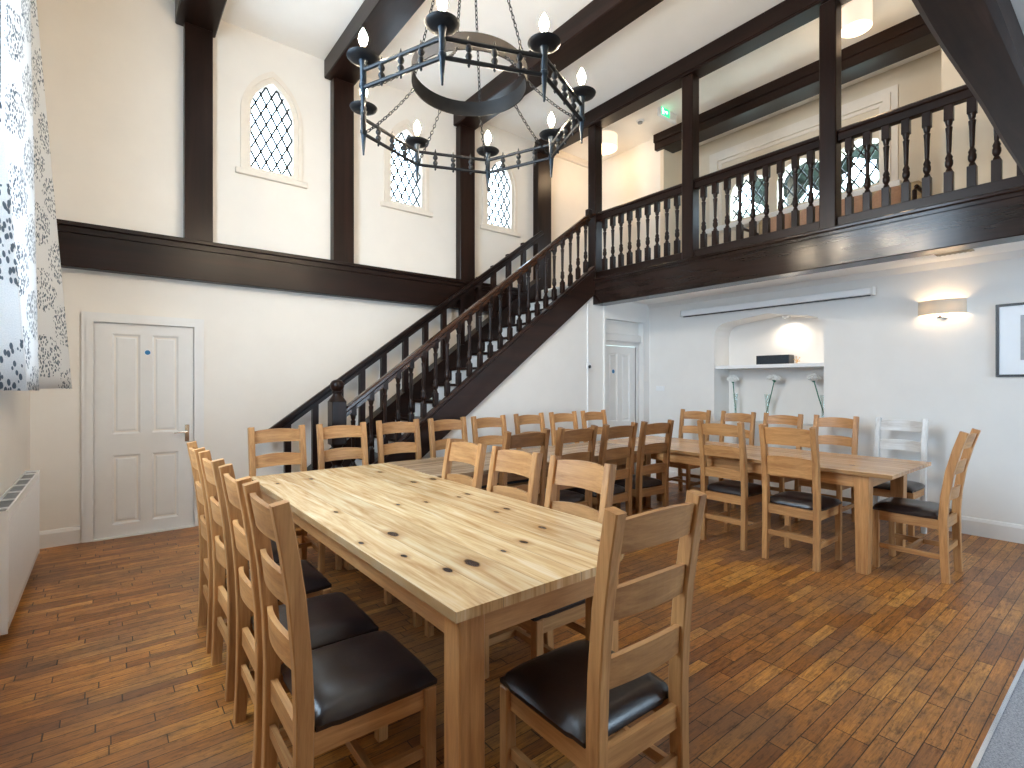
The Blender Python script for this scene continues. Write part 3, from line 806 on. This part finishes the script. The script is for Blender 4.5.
table('dining_table', 'long knotty pine dining table in the left foreground', .78, 1.815, 1.24, 3.95, PINE, .092, OAK, 1, cut=True)
table('dining_table', 'darker streaked pine table joining the two long tables across the back', 1.825, 4.37, 3.16, 3.97, PINE2, .085, BRO, 0)
table('dining_table', 'honey pine dining table with knotty tapered leg beside the niche wall', 4.38, 5.39, 1.17, 3.97, PINE3, .10, OAK, 1, taper=.78, oy=.155)

# ------------------------------------------------------------------ chandelier
CX, CY, CZ, CR = 1.803, 2.702, 3.2, .70
ch = thing('chandelier', 'black wrought-iron octagonal chandelier with eight candle bulbs hanging on chains', 'chandelier', (CX, CY, 2.90))
D = lambda z: z - 2.90
cor = [(CR * math.cos(PI / 4 * k), CR * math.sin(PI / 4 * k)) for k in range(8)]
ZT, ZB = 3.138, 3.042
for k in range(8):
    a, b = cor[k], cor[(k + 1) % 8]
    obj('top_rail', tube(newbm(), [(a[0], a[1], D(ZT)), (b[0], b[1], D(ZT))], .0115, 8), IRON, ch, True)
    obj('bottom_rail', tube(newbm(), [(a[0], a[1], D(ZB)), (b[0], b[1], D(ZB))], .0115, 8), IRON, ch, True)
    for f in (.25, .5, .75):
        bm = lathe(newbm(), [(.004, -.028), (.008, -.018), (.005, -.01), (.008, .0), (.015, .016), (.019, .027), (.015, .037), (.009, .043), (.009, .050), (.015, .056), (.019, .066), (.015, .078), (.008, .09), (.008, .105), (.005, .118), (.002, .130)],
                   (a[0] + (b[0] - a[0]) * f, a[1] + (b[1] - a[1]) * f, D(ZB)), 10)
        obj('spindle', bm, IRON, ch, True)
SPK = plain('blued_iron', (.007, .016, .026), .35, .25, .4, 30, .25)
e = None
parts = []
for k in range(8):
    x, y = cor[k]
    if k == 0:
        sp_ = obj('spike', lathe(newbm(), [(.001, 2.90 - 2.90), (.006, D(2.905)), (.006, D(2.915)), (.010, D(2.96)), (.017, D(3.04)), (.022, D(3.045)), (.022, D(3.06)), (.017, D(3.065)), (.018, D(3.16)), (.024, D(3.19)), (.02, D(3.196))], (0, 0, 0), 12), SPK, ch, True, (x, y, 0))
        pan = obj('drip_pan', lathe(newbm(), [(.015, D(3.188)), (.06, D(3.192)), (.082, D(3.200)), (.088, D(3.210)), (.084, D(3.210)), (.06, D(3.200)), (.015, D(3.196))], (0, 0, 0), 24), IRON, ch, True, (x, y, 0))
        cd = obj('candle', lathe(newbm(), [(.018, D(3.196)), (.018, D(3.21)), (.0145, D(3.212)), (.0145, D(3.265)), (.011, D(3.268))], (0, 0, 0), 12), CANDLE, ch, True, (x, y, 0))
        bl = obj('bulb', lathe(newbm(), [(.010, D(3.268)), (.019, D(3.285)), (.024, D(3.303)), (.023, D(3.323)), (.014, D(3.345)), (.005, D(3.362)), (.0005, D(3.37))], (0, 0, 0), 10), BULB, ch, True, (x, y, 0))
        parts = [sp_, pan, cd, bl]
    else:
        for p in parts:
            c = p.copy(); C.objects.link(c); c.parent = ch; c.location = (x, y, 0)
bm = newbm(); seg = 48; rows = []
for i in range(seg):
    a = 2 * PI * i / seg; c, s = math.cos(a), math.sin(a)
    rows.append([bm.verts.new((r * c, r * s, D(z))) for r, z in ((.355, 3.30), (.363, 3.30), (.363, 3.40), (.355, 3.40))])
for i in range(seg):
    A, Bv = rows[i], rows[(i + 1) % seg]
    for k in range(4): bm.faces.new((A[k], A[(k + 1) % 4], Bv[(k + 1) % 4], Bv[k]))
obj('inner_band', bm, IRONL, ch, True)
def chain(p0, p1, L=.030, w=.0085, r=.0031, sag=0):
    p0, p1 = Vector(p0), Vector(p1); n = max(2, int((p1 - p0).length / (L * .78))); bm = newbm()
    for i in range(n):
        t = (i + .5) / n; c = p0.lerp(p1, t) - Vector((0, 0, sag * 4 * t * (1 - t)))
        d = ((p1 - p0) - Vector((0, 0, sag * 4 * (1 - 2 * t)))).normalized()
        s = d.cross(Vector((.3, .2, 1) if abs(d.z) < .9 else (1, .2, 0))).normalized(); u = d.cross(s)
        if i % 2: s = u
        pts = [c + d * (math.sin(2 * PI * k / 8) * L / 2) + s * (math.cos(2 * PI * k / 8) * w) for k in range(8)]
        tube(bm, pts, r, 5, True)
    return bm
for k in range(8):
    a = PI / 4 * k; c, s = math.cos(a), math.sin(a)
    obj('chain', chain((.365 * c, .365 * s, D(3.31)), (.675 * c, .675 * s, D(3.055)), sag=.02), IRON, ch, True)
for k in range(4):
    a = PI / 4 + PI / 2 * k; c, s = math.cos(a), math.sin(a)
    obj('chain', chain((.36 * c, .36 * s, D(3.39)), (.01 * c, .01 * s, D(4.72)), .034), IRON, ch, True)
bm = tube(newbm(), [(0, 0, D(4.70)), (0, 0, D(5.17))], .008, 8); lathe(bm, [(.05, D(5.13)), (.06, D(5.15)), (.06, D(5.17))], (0, 0, 0), 16)
obj('ceiling_hook', bm, IRON, ch, True)

# ------------------------------------------------------------------ curtains
def curtain(name, label, bottom, top, z0, z1, scale=1.0):
    n = 60; m = 30
    def path(pts, t):
        k = t * (len(pts) - 1); i = min(int(k), len(pts) - 2); f = k - i
        p = [Vector(pts[max(0, min(len(pts) - 1, j))]) for j in (i - 1, i, i + 1, i + 2)]
        return .5 * ((2 * p[1]) + (p[2] - p[0]) * f + (2 * p[0] - 5 * p[1] + 4 * p[2] - p[3]) * f * f + (3 * p[1] - p[0] - 3 * p[2] + p[3]) * f ** 3)
    bm = newbm(); uvl = bm.loops.layers.uv.new('UVMap'); G = []; U = {}
    for j in range(m + 1):
        g = j / m; row = []; s = 0; prev = None
        for i in range(n + 1):
            t = i / n
            b = path(bottom, t); tp = path(top, t); p = b.lerp(tp, g)
            if prev is not None: s += (path(bottom, t) - path(bottom, (i - 1) / n)).length
            prev = p
            v = bm.verts.new((p.x, p.y, z0 + (z1 - z0) * g + .004 * math.sin(9 * t)));
            U[v] = (s * scale, (z1 - z0) * g * scale); row.append(v)
        G.append(row)
    for j in range(m):
        for i in range(n):
            f = bm.faces.new((G[j][i], G[j][i + 1], G[j + 1][i + 1], G[j + 1][i]))
            for lp in f.loops: lp[uvl].uv = U[lp.vert]
    me = bpy.data.meshes.new(name); bm.to_mesh(me); bm.free(); me.materials.append(CURT)
    me.polygons.foreach_set('use_smooth', [True] * len(me.polygons))
    o = bpy.data.objects.new(name, me); C.objects.link(o)
    md = o.modifiers.new('thick', 'SOLIDIFY'); md.thickness = .003; md.offset = 0
    return tag(o, label, 'curtain', 'tree-print curtains at the tall left window')
bot = [(-.19, 4.80), (-.25, 4.70), (-.39, 4.50), (-.33, 4.26), (-.315, 4.10), (-.35, 3.88), (-.42, 3.75), (-.40, 3.60)]
top = [(-.392, 4.80), (-.42, 4.72), (-.46, 4.56), (-.40, 4.40), (-.385, 4.25), (-.41, 4.1), (-.45, 3.98), (-.43, 3.85)]
# top row is at z 4.98, so the flare is set by the line through both ends
top = [(a - .05 if i < 2 else a, b) for i, (a, b) in enumerate(top)]
curtain('curtain', 'bright white curtain with blue-grey tree print hanging beside the far end of the window', bot, top, 1.385, 4.98)
bot = [(-.174, 2.0), (-.235, 1.93), (-.27, 1.84), (-.21, 1.72), (-.20, 1.60), (-.27, 1.45), (-.30, 1.30), (-.24, 1.15), (-.28, 1.0)]
top = [(-.415, 2.0), (-.44, 1.93), (-.46, 1.84), (-.42, 1.72), (-.41, 1.60), (-.46, 1.45), (-.47, 1.30), (-.43, 1.15), (-.45, 1.0)]
curtain('curtain', 'shaded grey curtain panel with black branch print at the left edge of the picture', bot, top, 1.40, 4.98)
cp = thing('curtain_pole', 'dark curtain pole high on the left wall above the tree-print curtains', 'curtain pole', (-.43, 2.95, 5.01))
obj('pole', tube(newbm(), [(0, -2.1, 0), (0, 2.1, 0)], .018, 10), DK[1], cp, True)
for y in (-1.9, 0, 1.9): obj('bracket', B(-.08, 0, y - .01, y + .01, -.02, .02), DK[1], cp)

# ------------------------------------------------------------------ radiator
rd = thing('radiator', 'white panel radiator with slotted top on the left wall below the curtains', 'radiator', (-.46, 4.68, 0))
h0, h1, L0, L1 = .075, .725, -.83, .84
bm = B(.028, .042, L0, L1, h0, h1, bev=.003)
k = L0 + .04
while k < L1 - .03: box(bm, .04, .0455, k, k + .018, h0 + .05, h1 - .05); k += .033
obj('front_panel', bm, WHITE2, rd)
obj('back_panel', B(-.035, -.022, L0 + .02, L1 - .02, h0 + .01, h1 - .01), WHITE2, rd)
obj('side_panel', B(-.04, .046, L0 - .004, L0 + .002, h0, h1 + .012), WHITE2, rd); obj('side_panel', B(-.04, .046, L1 - .002, L1 + .004, h0, h1 + .012), WHITE2, rd)
bm = newbm(); box(bm, -.04, -.032, L0, L1, h1, h1 + .012); box(bm, .036, .046, L0, L1, h1, h1 + .012)
for q in range(6): box(bm, -.035, .04, L0 + .28 * q + .12, L0 + .28 * q + .135, h1 + .002, h1 + .010)
obj('top_frame', bm, WHITE2, rd)
bm = newbm(); k = L0 + .01
while k < L1 - .01: box(bm, -.03, .034, k, k + .006, h1 - .02, h1 + .001); k += .012
obj('grille', bm, GREYIN, rd)
bm = newbm()
for y in (L0 + .1, L1 - .1): box(bm, -.05, -.03, y - .02, y + .02, h0 + .05, h1 - .05)
tube(bm, [(0, L0 + .03, h0 + .02), (0, L0 + .03, 0)], .008, 8); tube(bm, [(0, L1 - .03, h0 + .02), (0, L1 - .03, 0)], .008, 8)
obj('bracket', bm, WHITE2, rd)

# ------------------------------------------------------------------ right wall fittings
lamp = thing('wall_lamp', 'cream half-drum wall light with chrome bracket glowing on the right wall', 'lamp', (XR, 1.31, 2.06))
bm = newbm(); n = 18; rr_, hh_ = .185, .135
A = []
for i in range(n + 1):
    a = PI * i / n; A.append([bm.verts.new((-.118 * math.sin(a) * q, rr_ * math.cos(a) * q, z)) for q, z in ((1, 0.04), (.98, 0.04), (.98, .04 + hh_), (1, .04 + hh_))])
for a, b in zip(A, A[1:]):
    for k in range(4): bm.faces.new((a[k], a[(k + 1) % 4], b[(k + 1) % 4], b[k]))
obj('lamp_shade', bm, SHADE, lamp, True)
bm = B(-.02, 0, -.05, .05, .0, .03, bev=.004); lathe(bm, [(.01, -.01), (.03, 0), (.036, .012), (.03, .02), (.01, .03)], (-.07, 0, 0), 16); tube(bm, [(0, 0, .012), (-.07, 0, .012)], .007)
tube(bm, [(-.07, 0, .02), (-.07, -.07, .045), (-.07, -.075, .06)], .005); tube(bm, [(-.07, 0, .02), (-.07, .07, .045), (-.07, .075, .06)], .005)
obj('lamp_bracket', bm, CHROME, lamp, True)
for y in (-.075, .075):
    bb = newbm(); bmesh.ops.create_uvsphere(bb, u_segments=12, v_segments=8, radius=.02, matrix=Matrix.Translation((-.07, y, .095)))
    obj('bulb', bb, emis('lit_wall_bulb', (1, .74, .46), 60) if y < 0 else bpy.data.materials['lit_wall_bulb'], lamp, True)

pf = thing('picture_frame', 'black-framed picture with wide white mount on the right wall', 'picture', (XR, .56, 1.484))
bm = newbm(); W_, H_ = .362, .661
box(bm, -.022, -.001, -W_, -W_ + .022, 0, H_); box(bm, -.022, -.001, W_ - .022, W_, 0, H_); box(bm, -.022, -.001, -W_ + .022, W_ - .022, 0, .022); box(bm, -.022, -.001, -W_ + .022, W_ - .022, H_ - .022, H_)
obj('frame', bm, BLACK, pf); obj('mount', B(-.008, -.002, -W_ + .02, W_ - .02, .02, H_ - .02), PAPER, pf)
obj('print', B(-.010, -.008, -.20, .20, .15, .55), GREYP, pf)

sc = thing('projector_screen', 'long white rolled projector screen case across the wall above the niche', 'projector screen', (XR, 3.01, 2.365))
obj('case', B(-.10, -.012, -1.14, 1.14, 0, .078, bev=.01), WHITE2, sc)
obj('end_cap', B(-.105, -.005, -1.155, -1.14, -.004, .082), WHITE, sc); obj('end_cap', B(-.105, -.005, 1.14, 1.155, -.004, .082), WHITE, sc)
bm = newbm(); box(bm, -.012, 0, -1.0, -.96, -.01, .10); box(bm, -.012, 0, .96, 1.0, -.01, .10); obj('bracket', bm, WHITE, sc)
obj('pull_bar', B(-.062, -.05, -1.12, 1.12, -.012, .0), BLACK, sc)

tag(obj('niche_shelf', B(6.42, 6.78, 2.365, 3.695, 1.62, 1.665, bev=.003), WHITE2), 'white shelf spanning the arched niche', 'shelf')
spk = thing('speaker', 'flat black box speaker standing on the white niche shelf', 'speaker', (6.64, 3.015, 1.665))
obj('body', B(-.07, .07, -.205, .205, .004, .118, bev=.006), BLACK, spk); obj('front_grille', B(-.075, -.07, -.195, .195, .012, .110), plain('speaker_cloth', (.02, .03, .04), .7, 0, .3, 90, .3), spk)
obj('foot', B(-.05, .05, -.18, .18, 0, .005), BLACK, spk)
bm = newbm()
for a in range(5):
    t = a * 2 * PI / 5; tube(bm, [(0, 0, .03), (.0, .035 * math.cos(t), .055 + .035 * math.sin(t))], .003, 6)
    bmesh.ops.create_uvsphere(bm, u_segments=8, v_segments=6, radius=.007, matrix=Matrix.Translation((0, .035 * math.cos(t), .055 + .035 * math.sin(t))))
tube(bm, [(0, 0, 0), (0, 0, .055)], .003, 6); lathe(bm, [(.02, 0), (.018, .006), (.004, .01)], (0, 0, 0), 12)
o = tag(obj('ornament', bm, GOLD, None, True), 'small gold sprig ornament right of the black speaker on the shelf', 'ornament'); o.location = (6.60, 2.73, 1.665)

def flower(y, head_y, zt_, label, double=False):
    v = thing('flower_vase', label, 'vase', (6.60, y, NZ0), 0, 'single white flowers in glass vases in the niche')
    bm = newbm(); seg = 18; rows = []
    prof = [(.05, 0), (.05, .006), (.022, .04), (.018, .15), (.026, .30), (.036, .36), (.034, .36), (.024, .30), (.016, .15), (.018, .045), (.002, .02)]
    for r, z in prof: rows.append([bm.verts.new((r * math.cos(2 * PI * j / seg), r * math.sin(2 * PI * j / seg), z)) for j in range(seg)])
    for a, b in zip(rows, rows[1:]):
        for j in range(seg): bm.faces.new((a[j], a[(j + 1) % seg], b[(j + 1) % seg], b[j]))
    bm.faces.new(rows[0][::-1]); bm.faces.new(rows[-1])
    obj('vase', bm, VASE, v, True)
    f = thing('white_flower', label.replace('clear glass vase holding', 'tall').replace('vase', 'stem'), 'flower', (6.60, y, NZ0), 0, 'white flowers standing in the niche')
    f['label'] = label.replace('slim clear glass vase holding the ', 'tall green-stemmed ')
    dy = head_y - y; H = zt_ - NZ0
    obj('stem', tube(newbm(), [(0, -dy * .35, .05), (0, 0.1 * dy, .2), (0, dy * .5, H * .6), (0, dy, H - .03)], .0065, 8), GREEN, f, True)
    bm = newbm(); heads = [(0, dy, H, .068)] if not double else [(0, dy + .05, H + .005, .045), (0, dy - .03, H - .005, .045), (0, dy + .01, H + .02, .035)]
    for (hx, hy, hz, R) in heads:
        for i in range(70):
            th = random.uniform(0, 2 * PI); ph = math.acos(random.uniform(-.25, 1)); d = Vector((math.sin(ph) * math.cos(th), math.sin(ph) * math.sin(th), math.cos(ph)))
            p = Vector((hx, hy, hz - .01)) + Vector((d.x * R, d.y * R, d.z * R * .75)) * random.uniform(.75, 1)
            bmesh.ops.create_icosphere(bm, subdivisions=1, radius=R * .22, matrix=Matrix.Translation(p) @ Matrix.Rotation(th, 4, 'Z') @ Matrix.Diagonal((1, .6, .8, 1)))
        bmesh.ops.create_icosphere(bm, subdivisions=2, radius=R * .8, matrix=Matrix.Translation((hx, hy, hz - .01)) @ Matrix.Diagonal((1, 1, .7, 1)))
    obj('bloom', bm, PETAL, f, True)
    obj('sepal', lathe(newbm(), [(.006, -.03), (.02, -.015), (.028, 0)], (0, dy, H - .03), 10), GREEN, f, True)
flower(3.51, 3.545, 1.49, 'slim clear glass vase holding the white flower at the left of the niche')
flower(3.09, 3.00, 1.50, 'slim clear glass vase holding the double-headed white flower in mid niche', True)
flower(2.44, 2.545, 1.50, 'slim clear glass vase holding the white flower at the right of the niche')

dl = thing('downlight', 'small recessed downlight lighting the top of the niche', 'lamp', (6.60, 2.86, 2.235))
obj('rim', lathe(newbm(), [(.04, 0), (.045, .01), (.045, .03)], (0, 0, 0), 18), WHITE2, dl, True)

sw = thing('light_switch', 'white double switch plate on the right wall left of the niche', 'switch', (XR, 4.55, 1.355))
obj('plate', B(-.01, 0, -.073, .073, -.035, .035, bev=.003), WHITE2, sw)
for y in (-.035, .035): obj('rocker', B(-.014, -.009, y - .012, y + .012, -.018, .018), WHITE2, sw)
tk = tag(obj('cable_trunking', B(5.075, 5.10, SPY - .018, SPY, .15, 2.50, bev=.003), WHITE2), 'thin white vertical cable trunking at the end of the stair wall', 'trunking')
th = thing('thermostat', 'small white thermostat with dark face on the trunking by the stair wall', 'thermostat', (5.085, SPY - .018, 1.66))
obj('case', B(-.045, .03, -.03, 0, -.035, .045, bev=.006), WHITE2, th); obj('dial', lathe(newbm(), [(.024, 0), (.022, .012), (.01, .014)], (0, 0, 0), 16), BLACK, th, True, (-.008, -.03, -.008)).rotation_euler = (PI / 2, 0, 0)
vt = thing('ceiling_vent', 'small brown slotted vent in the soffit under the gallery', 'vent', (5.99, 1.14, ZS))
obj('frame', B(-.05, .05, -.13, .13, -.008, 0), BROWNV, vt)
bm = newbm()
for k in range(7): box(bm, -.042, .042, -.115 + .036 * k, -.1 + .036 * k, -.012, -.007)
obj('slat', bm, BROWNV, vt)

# ------------------------------------------------------------------ gallery fittings
es = thing('exit_sign', 'green lit emergency exit sign box under the gallery ceiling', 'sign', (6.03, 4.19, 5.10))
obj('case', B(-.17, .19, -.03, .03, -.045, .07, bev=.006), WHITE2, es)
sgn = obj('sign_face', B(-.165, .02, -.036, -.03, -.042, .062), GSIGN, es)
bm = newbm(); yy = -.040
box(bm, -.148, -.128, yy, yy + .004, .03, .05); sweep(bm, [(-.138, yy, .03), (-.128, yy, .0)], .003, .016, Vector((0, 1, 0)))
for a, b in (((-.13, 0), (-.15, -.03)), ((-.13, 0), (-.11, -.03)), ((-.136, .022), (-.112, .012)), ((-.136, .022), (-.155, .006))): sweep(bm, [(a[0], yy, a[1]), (b[0], yy, b[1])], .003, .007, Vector((0, 1, 0)))
sweep(bm, [(-.09, yy, .01), (-.05, yy, .01)], .003, .012, Vector((0, 1, 0))); prism(bm, [(-.05, -.012), (-.025, .01), (-.05, .032)], 1, yy - .001, yy + .002)
obj('pictogram', bm, WSIGN, sgn)
sd = thing('smoke_detector', 'round white smoke detector on the gallery ceiling beside the exit sign', 'smoke detector', (5.96, 4.58, ZC))
obj('base', lathe(newbm(), [(.05, -.02), (.055, 0)], (0, 0, 0), 20), WHITE2, sd, True); obj('sensor', lathe(newbm(), [(.018, -.045), (.032, -.04), (.036, -.02)], (0, 0, 0), 20), GREYIN, sd, True)
def drum(x, y, r, h, label):
    t = thing('ceiling_light', label, 'lamp', (x, y, ZC), 0, 'drum lights on the gallery ceiling')
    obj('diffuser', lathe(newbm(), [(r * .93, -h + .012), (r * .93, -h + .006)], (0, 0, 0), 32), DIFF, t, True)
    bm = newbm(); seg = 36; rows = [[bm.verts.new((a * math.cos(2 * PI * j / seg), a * math.sin(2 * PI * j / seg), z)) for j in range(seg)] for a, z in ((r, -h), (r, 0), (r * .96, 0), (r * .96, -h))]
    for a, b in zip(rows, rows[1:] + rows[:1]):
        for j in range(seg): bm.faces.new((a[j], a[(j + 1) % seg], b[(j + 1) % seg], b[j]))
    obj('lamp_shade', bm, emis('glowing_shade', (1, .84, .68), .42) if 'glowing_shade' not in bpy.data.materials else bpy.data.materials['glowing_shade'], t, True)
    obj('ceiling_plate', lathe(newbm(), [(r * .5, -.02), (r * .5, 0)], (0, 0, 0), 20), WHITE2, t)
drum(5.92, 5.22, .20, .19, 'glowing drum ceiling light behind the corner gallery post')
drum(5.86, 1.87, .137, .21, 'glowing fabric drum ceiling light right of the nearest gallery post')
# settee below the bay window
se = thing('settee', 'low dark-framed settee under the leaded gallery window', 'settee', (6.98, 2.55, 2.85))
bm = newbm(); box(bm, -.30, .28, -.95, .95, .22, .30, bev=.01)
for a in (-.27, .24):
    for b in (-.92, .88): box(bm, a, a + .05, b, b + .05, 0, .22)
obj('frame', bm, DK[1], se); obj('seat', B(-.29, .20, -.92, .92, .30, .44, bev=.03), CUSH2, se, True)
obj('backrest', B(.14, .28, -.92, .92, .42, .86, bev=.04), CUSH2, se, True)
for s in (-1, 1):
    bm = newbm(); tube(bm, [(-.27, s * .95, .25), (-.27, s * .95, .62), (-.2, s * .95, .68), (.2, s * .95, .68), (.25, s * .95, .25)], .022, 8); obj('armrest', bm, DK[1], se, True)
def pillow(y, w, m, lab, tilt=.12):
    bm = newbm(); bmesh.ops.create_uvsphere(bm, u_segments=20, v_segments=12, radius=1)
    for v in bm.verts:
        a, b, c = v.co; k = (1 + .25 * (abs(b) * abs(c)) ** .8 * 2)
        v.co = Vector((a * .075, b * w * k * .95, c * .19 * k))
    o = tag(obj('cushion', bm, m, None, True), lab, 'cushion', 'cushions on the gallery settee'); o.location = (6.995, y, 3.475); o.rotation_euler = (random.uniform(-.06, .06), tilt, 0); o.scale = (1, .8, .9)
pillow(1.92, .19, CUSH, 'pink-beige cushion at the right end of the gallery settee'); pillow(2.30, .2, CUSH, 'pink-beige cushion second from the right on the gallery settee')
pillow(2.72, .2, CUSH, 'pink-beige cushion just left of the nearest gallery post'); pillow(3.12, .19, CUSH, 'pink-beige cushion at the left end of the gallery settee')

# ------------------------------------------------------------------ outdoors beyond the gallery window
bm = newbm(); nx, ny = 14, 20; G = []
for i in range(nx + 1):
    row = []
    for j in range(ny + 1):
        x = 12 + 30 * i / nx; y = -14 + 40 * j / ny
        row.append(bm.verts.new((x, y, -1 + max(0, (x - 12)) * .57 + .4 * noise.noise((x * .3, y * .3, 0)))))
    G.append(row)
for i in range(nx):
    for j in range(ny): bm.faces.new((G[i][j], G[i + 1][j], G[i + 1][j + 1], G[i][j + 1]))
hill = obj('trim_7', bm, GRASS, None, True); hill['kind'] = 'structure'
for (x, y, z, s, lab) in ((36, 8.8, 12.6, 3.0, 'dark bushy tree at the right through the gallery window'), (36, 15.2, 12.6, 3.1, 'dark bushy tree at the centre through the gallery window'), (36, 21.6, 12.6, 3.0, 'dark bushy tree at the left through the gallery window')):
    t = thing('tree', lab, 'tree', (x, y, z), 0, 'trees on the bank beyond the gallery window')
    obj('trunk', tube(newbm(), [(0, 0, 0), (.1, .1, 2), (0, 0, 4)], [.35, .28, .15], 8), BARK, t, True)
    bm = newbm()
    for k in range(26):
        p = Vector((random.uniform(-1, 1), random.uniform(-1, 1), random.uniform(-.7, 1))) * s * .75
        bmesh.ops.create_icosphere(bm, subdivisions=2, radius=s * random.uniform(.25, .42), matrix=Matrix.Translation(p + Vector((0, 0, 4.2))))
    for v in bm.verts: v.co += Vector((noise.noise(v.co * 1.7), noise.noise(v.co * 1.7 + Vector((9, 0, 0))), noise.noise(v.co * 1.7 + Vector((0, 9, 0))))) * .5
    obj('crown', bm, LEAF, t, True)

# ------------------------------------------------------------------ light
w = bpy.data.worlds.new('World'); bpy.context.scene.world = w; w.use_nodes = True
bg = w.node_tree.nodes['Background']; bg.inputs[0].default_value = (.60, .80, 1.0, 1); bg.inputs[1].default_value = 10.5
def portal(name, loc, rot, sx, sy):
    l = bpy.data.lights.new(name, 'AREA'); l.shape = 'RECTANGLE'; l.size = sx; l.size_y = sy
    l.cycles.is_portal = True
    o = bpy.data.objects.new(name, l); C.objects.link(o); o.location = loc; o.rotation_euler = rot
portal('daylight_left', (XL - .28, 3.05, 3.1), (0, -PI / 2, 0), 3.3, 2.0)
for i, w_ in enumerate(added_windows):
    (x0, z0), (x1, z1) = w_[0], w_[2]
    portal('added_rear_daylight', ((x0 + x1) / 2, -3.84, (z0 + z1) / 2), (PI / 2, 0, 0), x1 - x0, z1 - z0)  # samples sky through the added rear window
def point(name, loc, e, c, r=.03, typ='POINT'):
    l = bpy.data.lights.new(name, typ); l.energy = e; l.color = c; l.shadow_soft_size = r
    o = bpy.data.objects.new(name, l); C.objects.link(o); o.location = loc; return o
(lambda q: (setattr(q.data, 'spot_size', 3.05), setattr(q.data, 'spot_blend', 1.0)))(point('niche_lamp', (6.66, 2.86, 2.20), 7, (1, .84, .66), .03, 'SPOT'))
for (x, y) in ((5.92, 5.22), (5.86, 1.87)): point('drum_lamp', (x, y, ZC - .30), 7 if y > 3 else 6, (1, .72, .44), .12)

# ------------------------------------------------------------------ camera
cam = bpy.data.cameras.new('Camera'); co = bpy.data.objects.new('Camera', cam); C.objects.link(co)
cam.sensor_width = 36; cam.lens = 18.0; cam.clip_start = .02; cam.clip_end = 200
co.location = (0, 0, 1.42); co.rotation_euler = (PI / 2, 0, -A_)
S = bpy.context.scene; S.camera = co
S.view_settings.view_transform = 'Standard'; S.view_settings.look = 'None'; S.view_settings.gamma = 1
S.view_settings.use_curve_mapping = False; S.view_settings.exposure = 0.92
